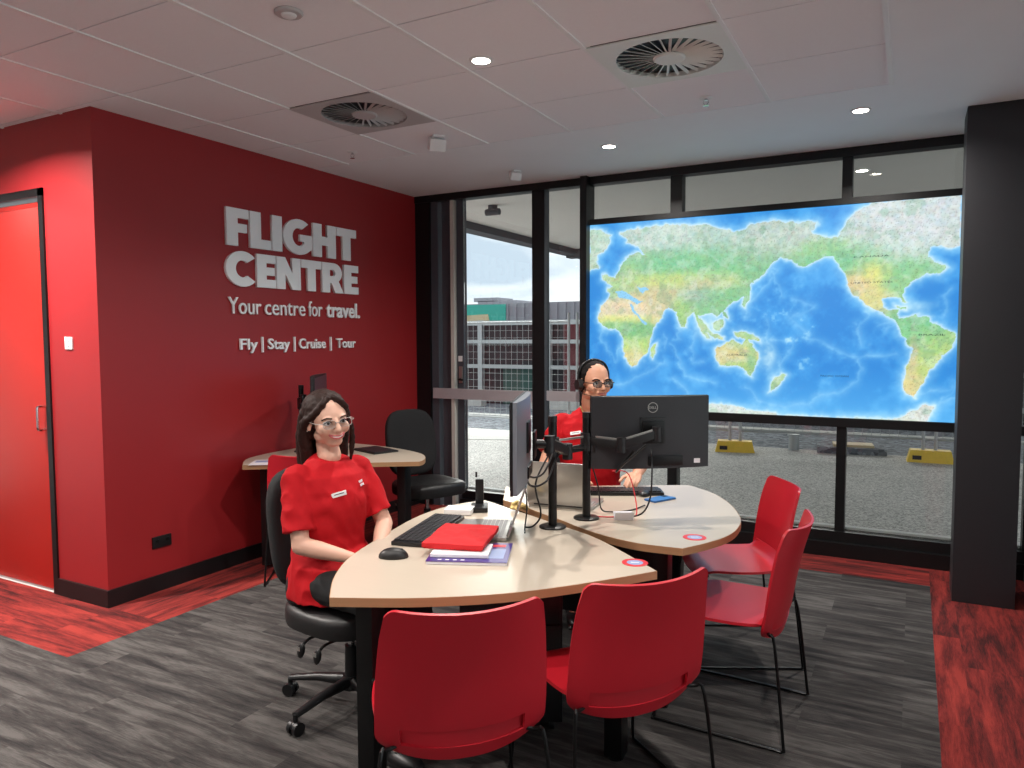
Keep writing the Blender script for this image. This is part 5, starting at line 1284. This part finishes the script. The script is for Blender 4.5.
u = MB(); u.between((-12.0, Y3+1, 2.5), (-10.6, Y3+2, 2.70)); u.between((-12.15, Y3+1, 2.68), (-11.3, Y3+2, 2.80)); 
u.build('roof_unit', M['far_grey'], t, smooth=False, world=True)
# small things on the gravel
t = thing('service_post', 'short grey steel service post on the gravel', 'post', (-1.43, 10.9, -.02))
MB().cyl((0, 0, 0), (0, 0, .2), .07).build('body', M['galv'], t); MB().cyl((0, 0, .2), (0, 0, .225), .085).build('cap', M['galv'], t)
t = thing('drain_cover', 'low blue-grey pit surround with a pale yellow lid', 'drain cover', (-.72, 11.05, -.02), R(8))
MB().box((0, 0, .04), (.85, .5, .09), bev=.01).build('surround', M['gravel'], t); MB().box((.03, 0, .10), (.5, .3, .035), bev=.006).build('lid', M['tan'], t)

# ------------------------------------------------------------------ sky, camera
wd = bpy.data.worlds.new('sky'); SC.world = wd; wd.use_nodes = True
N, L = wd.node_tree.nodes, wd.node_tree.links
bg = N['Background']
tc = N.new('ShaderNodeTexCoord'); mp = N.new('ShaderNodeMapping'); mp.inputs['Scale'].default_value = (1.5, 1.5, 5.5)
nz = N.new('ShaderNodeTexNoise'); nz.inputs['Scale'].default_value = 2.6; nz.inputs['Detail'].default_value = 7; nz.inputs['Distortion'].default_value = .5
L.new(tc.outputs['Generated'], mp.inputs[0]); L.new(mp.outputs[0], nz.inputs['Vector'])
cr = N.new('ShaderNodeValToRGB'); e = cr.color_ramp.elements
e[0].position = .34; e[0].color = (.46, .55, .66, 1); e[1].position = .62; e[1].color = (.95, .965, .98, 1)
L.new(nz.outputs['Fac'], cr.inputs[0]); L.new(cr.outputs[0], bg.inputs[0]); bg.inputs[1].default_value = .84
SKY = bg
sn = bpy.data.lights.new('sun', 'SUN'); sn.energy = 3.9; sn.angle = R(50); sn.color = (1, .98, .95)
so = bpy.data.objects.new('sun', sn); COL.objects.link(so)
so.rotation_euler = Vector((.25, -.85, -.62)).to_track_quat('-Z', 'Y').to_euler()

cam = bpy.data.cameras.new('camera'); cam.sensor_width = 36; cam.lens = 36*742.5/1024; cam.clip_start = .05
co_ = bpy.data.objects.new('camera', cam); COL.objects.link(co_)
Fv, Rv, Uv = V(-.4743, .8782, -.0618), V(.88, .475, -.0037), V(-.0261, .0562, .9981)
Fv.normalize(); Rv = (Rv-Fv*Rv.dot(Fv)).normalized(); Uv = Rv.cross(Fv)
mt = Matrix((( Rv.x, Uv.x, -Fv.x, 0), (Rv.y, Uv.y, -Fv.y, 0), (Rv.z, Uv.z, -Fv.z, 1.55), (0, 0, 0, 1)))
co_.matrix_world = mt
SC.camera = co_
vs_ = SC.view_settings
SC.display_settings.display_device = 'sRGB'
vs_.view_transform = 'Standard'; vs_.look = 'None'; vs_.gamma = 1; vs_.use_curve_mapping = False
vs_.exposure = .92
SC.cycles.max_bounces = 10; SC.cycles.diffuse_bounces = 6; SC.cycles.transparent_max_bounces = 16
SC.cycles.use_denoising = True
SC.cycles.sample_clamp_indirect = 6
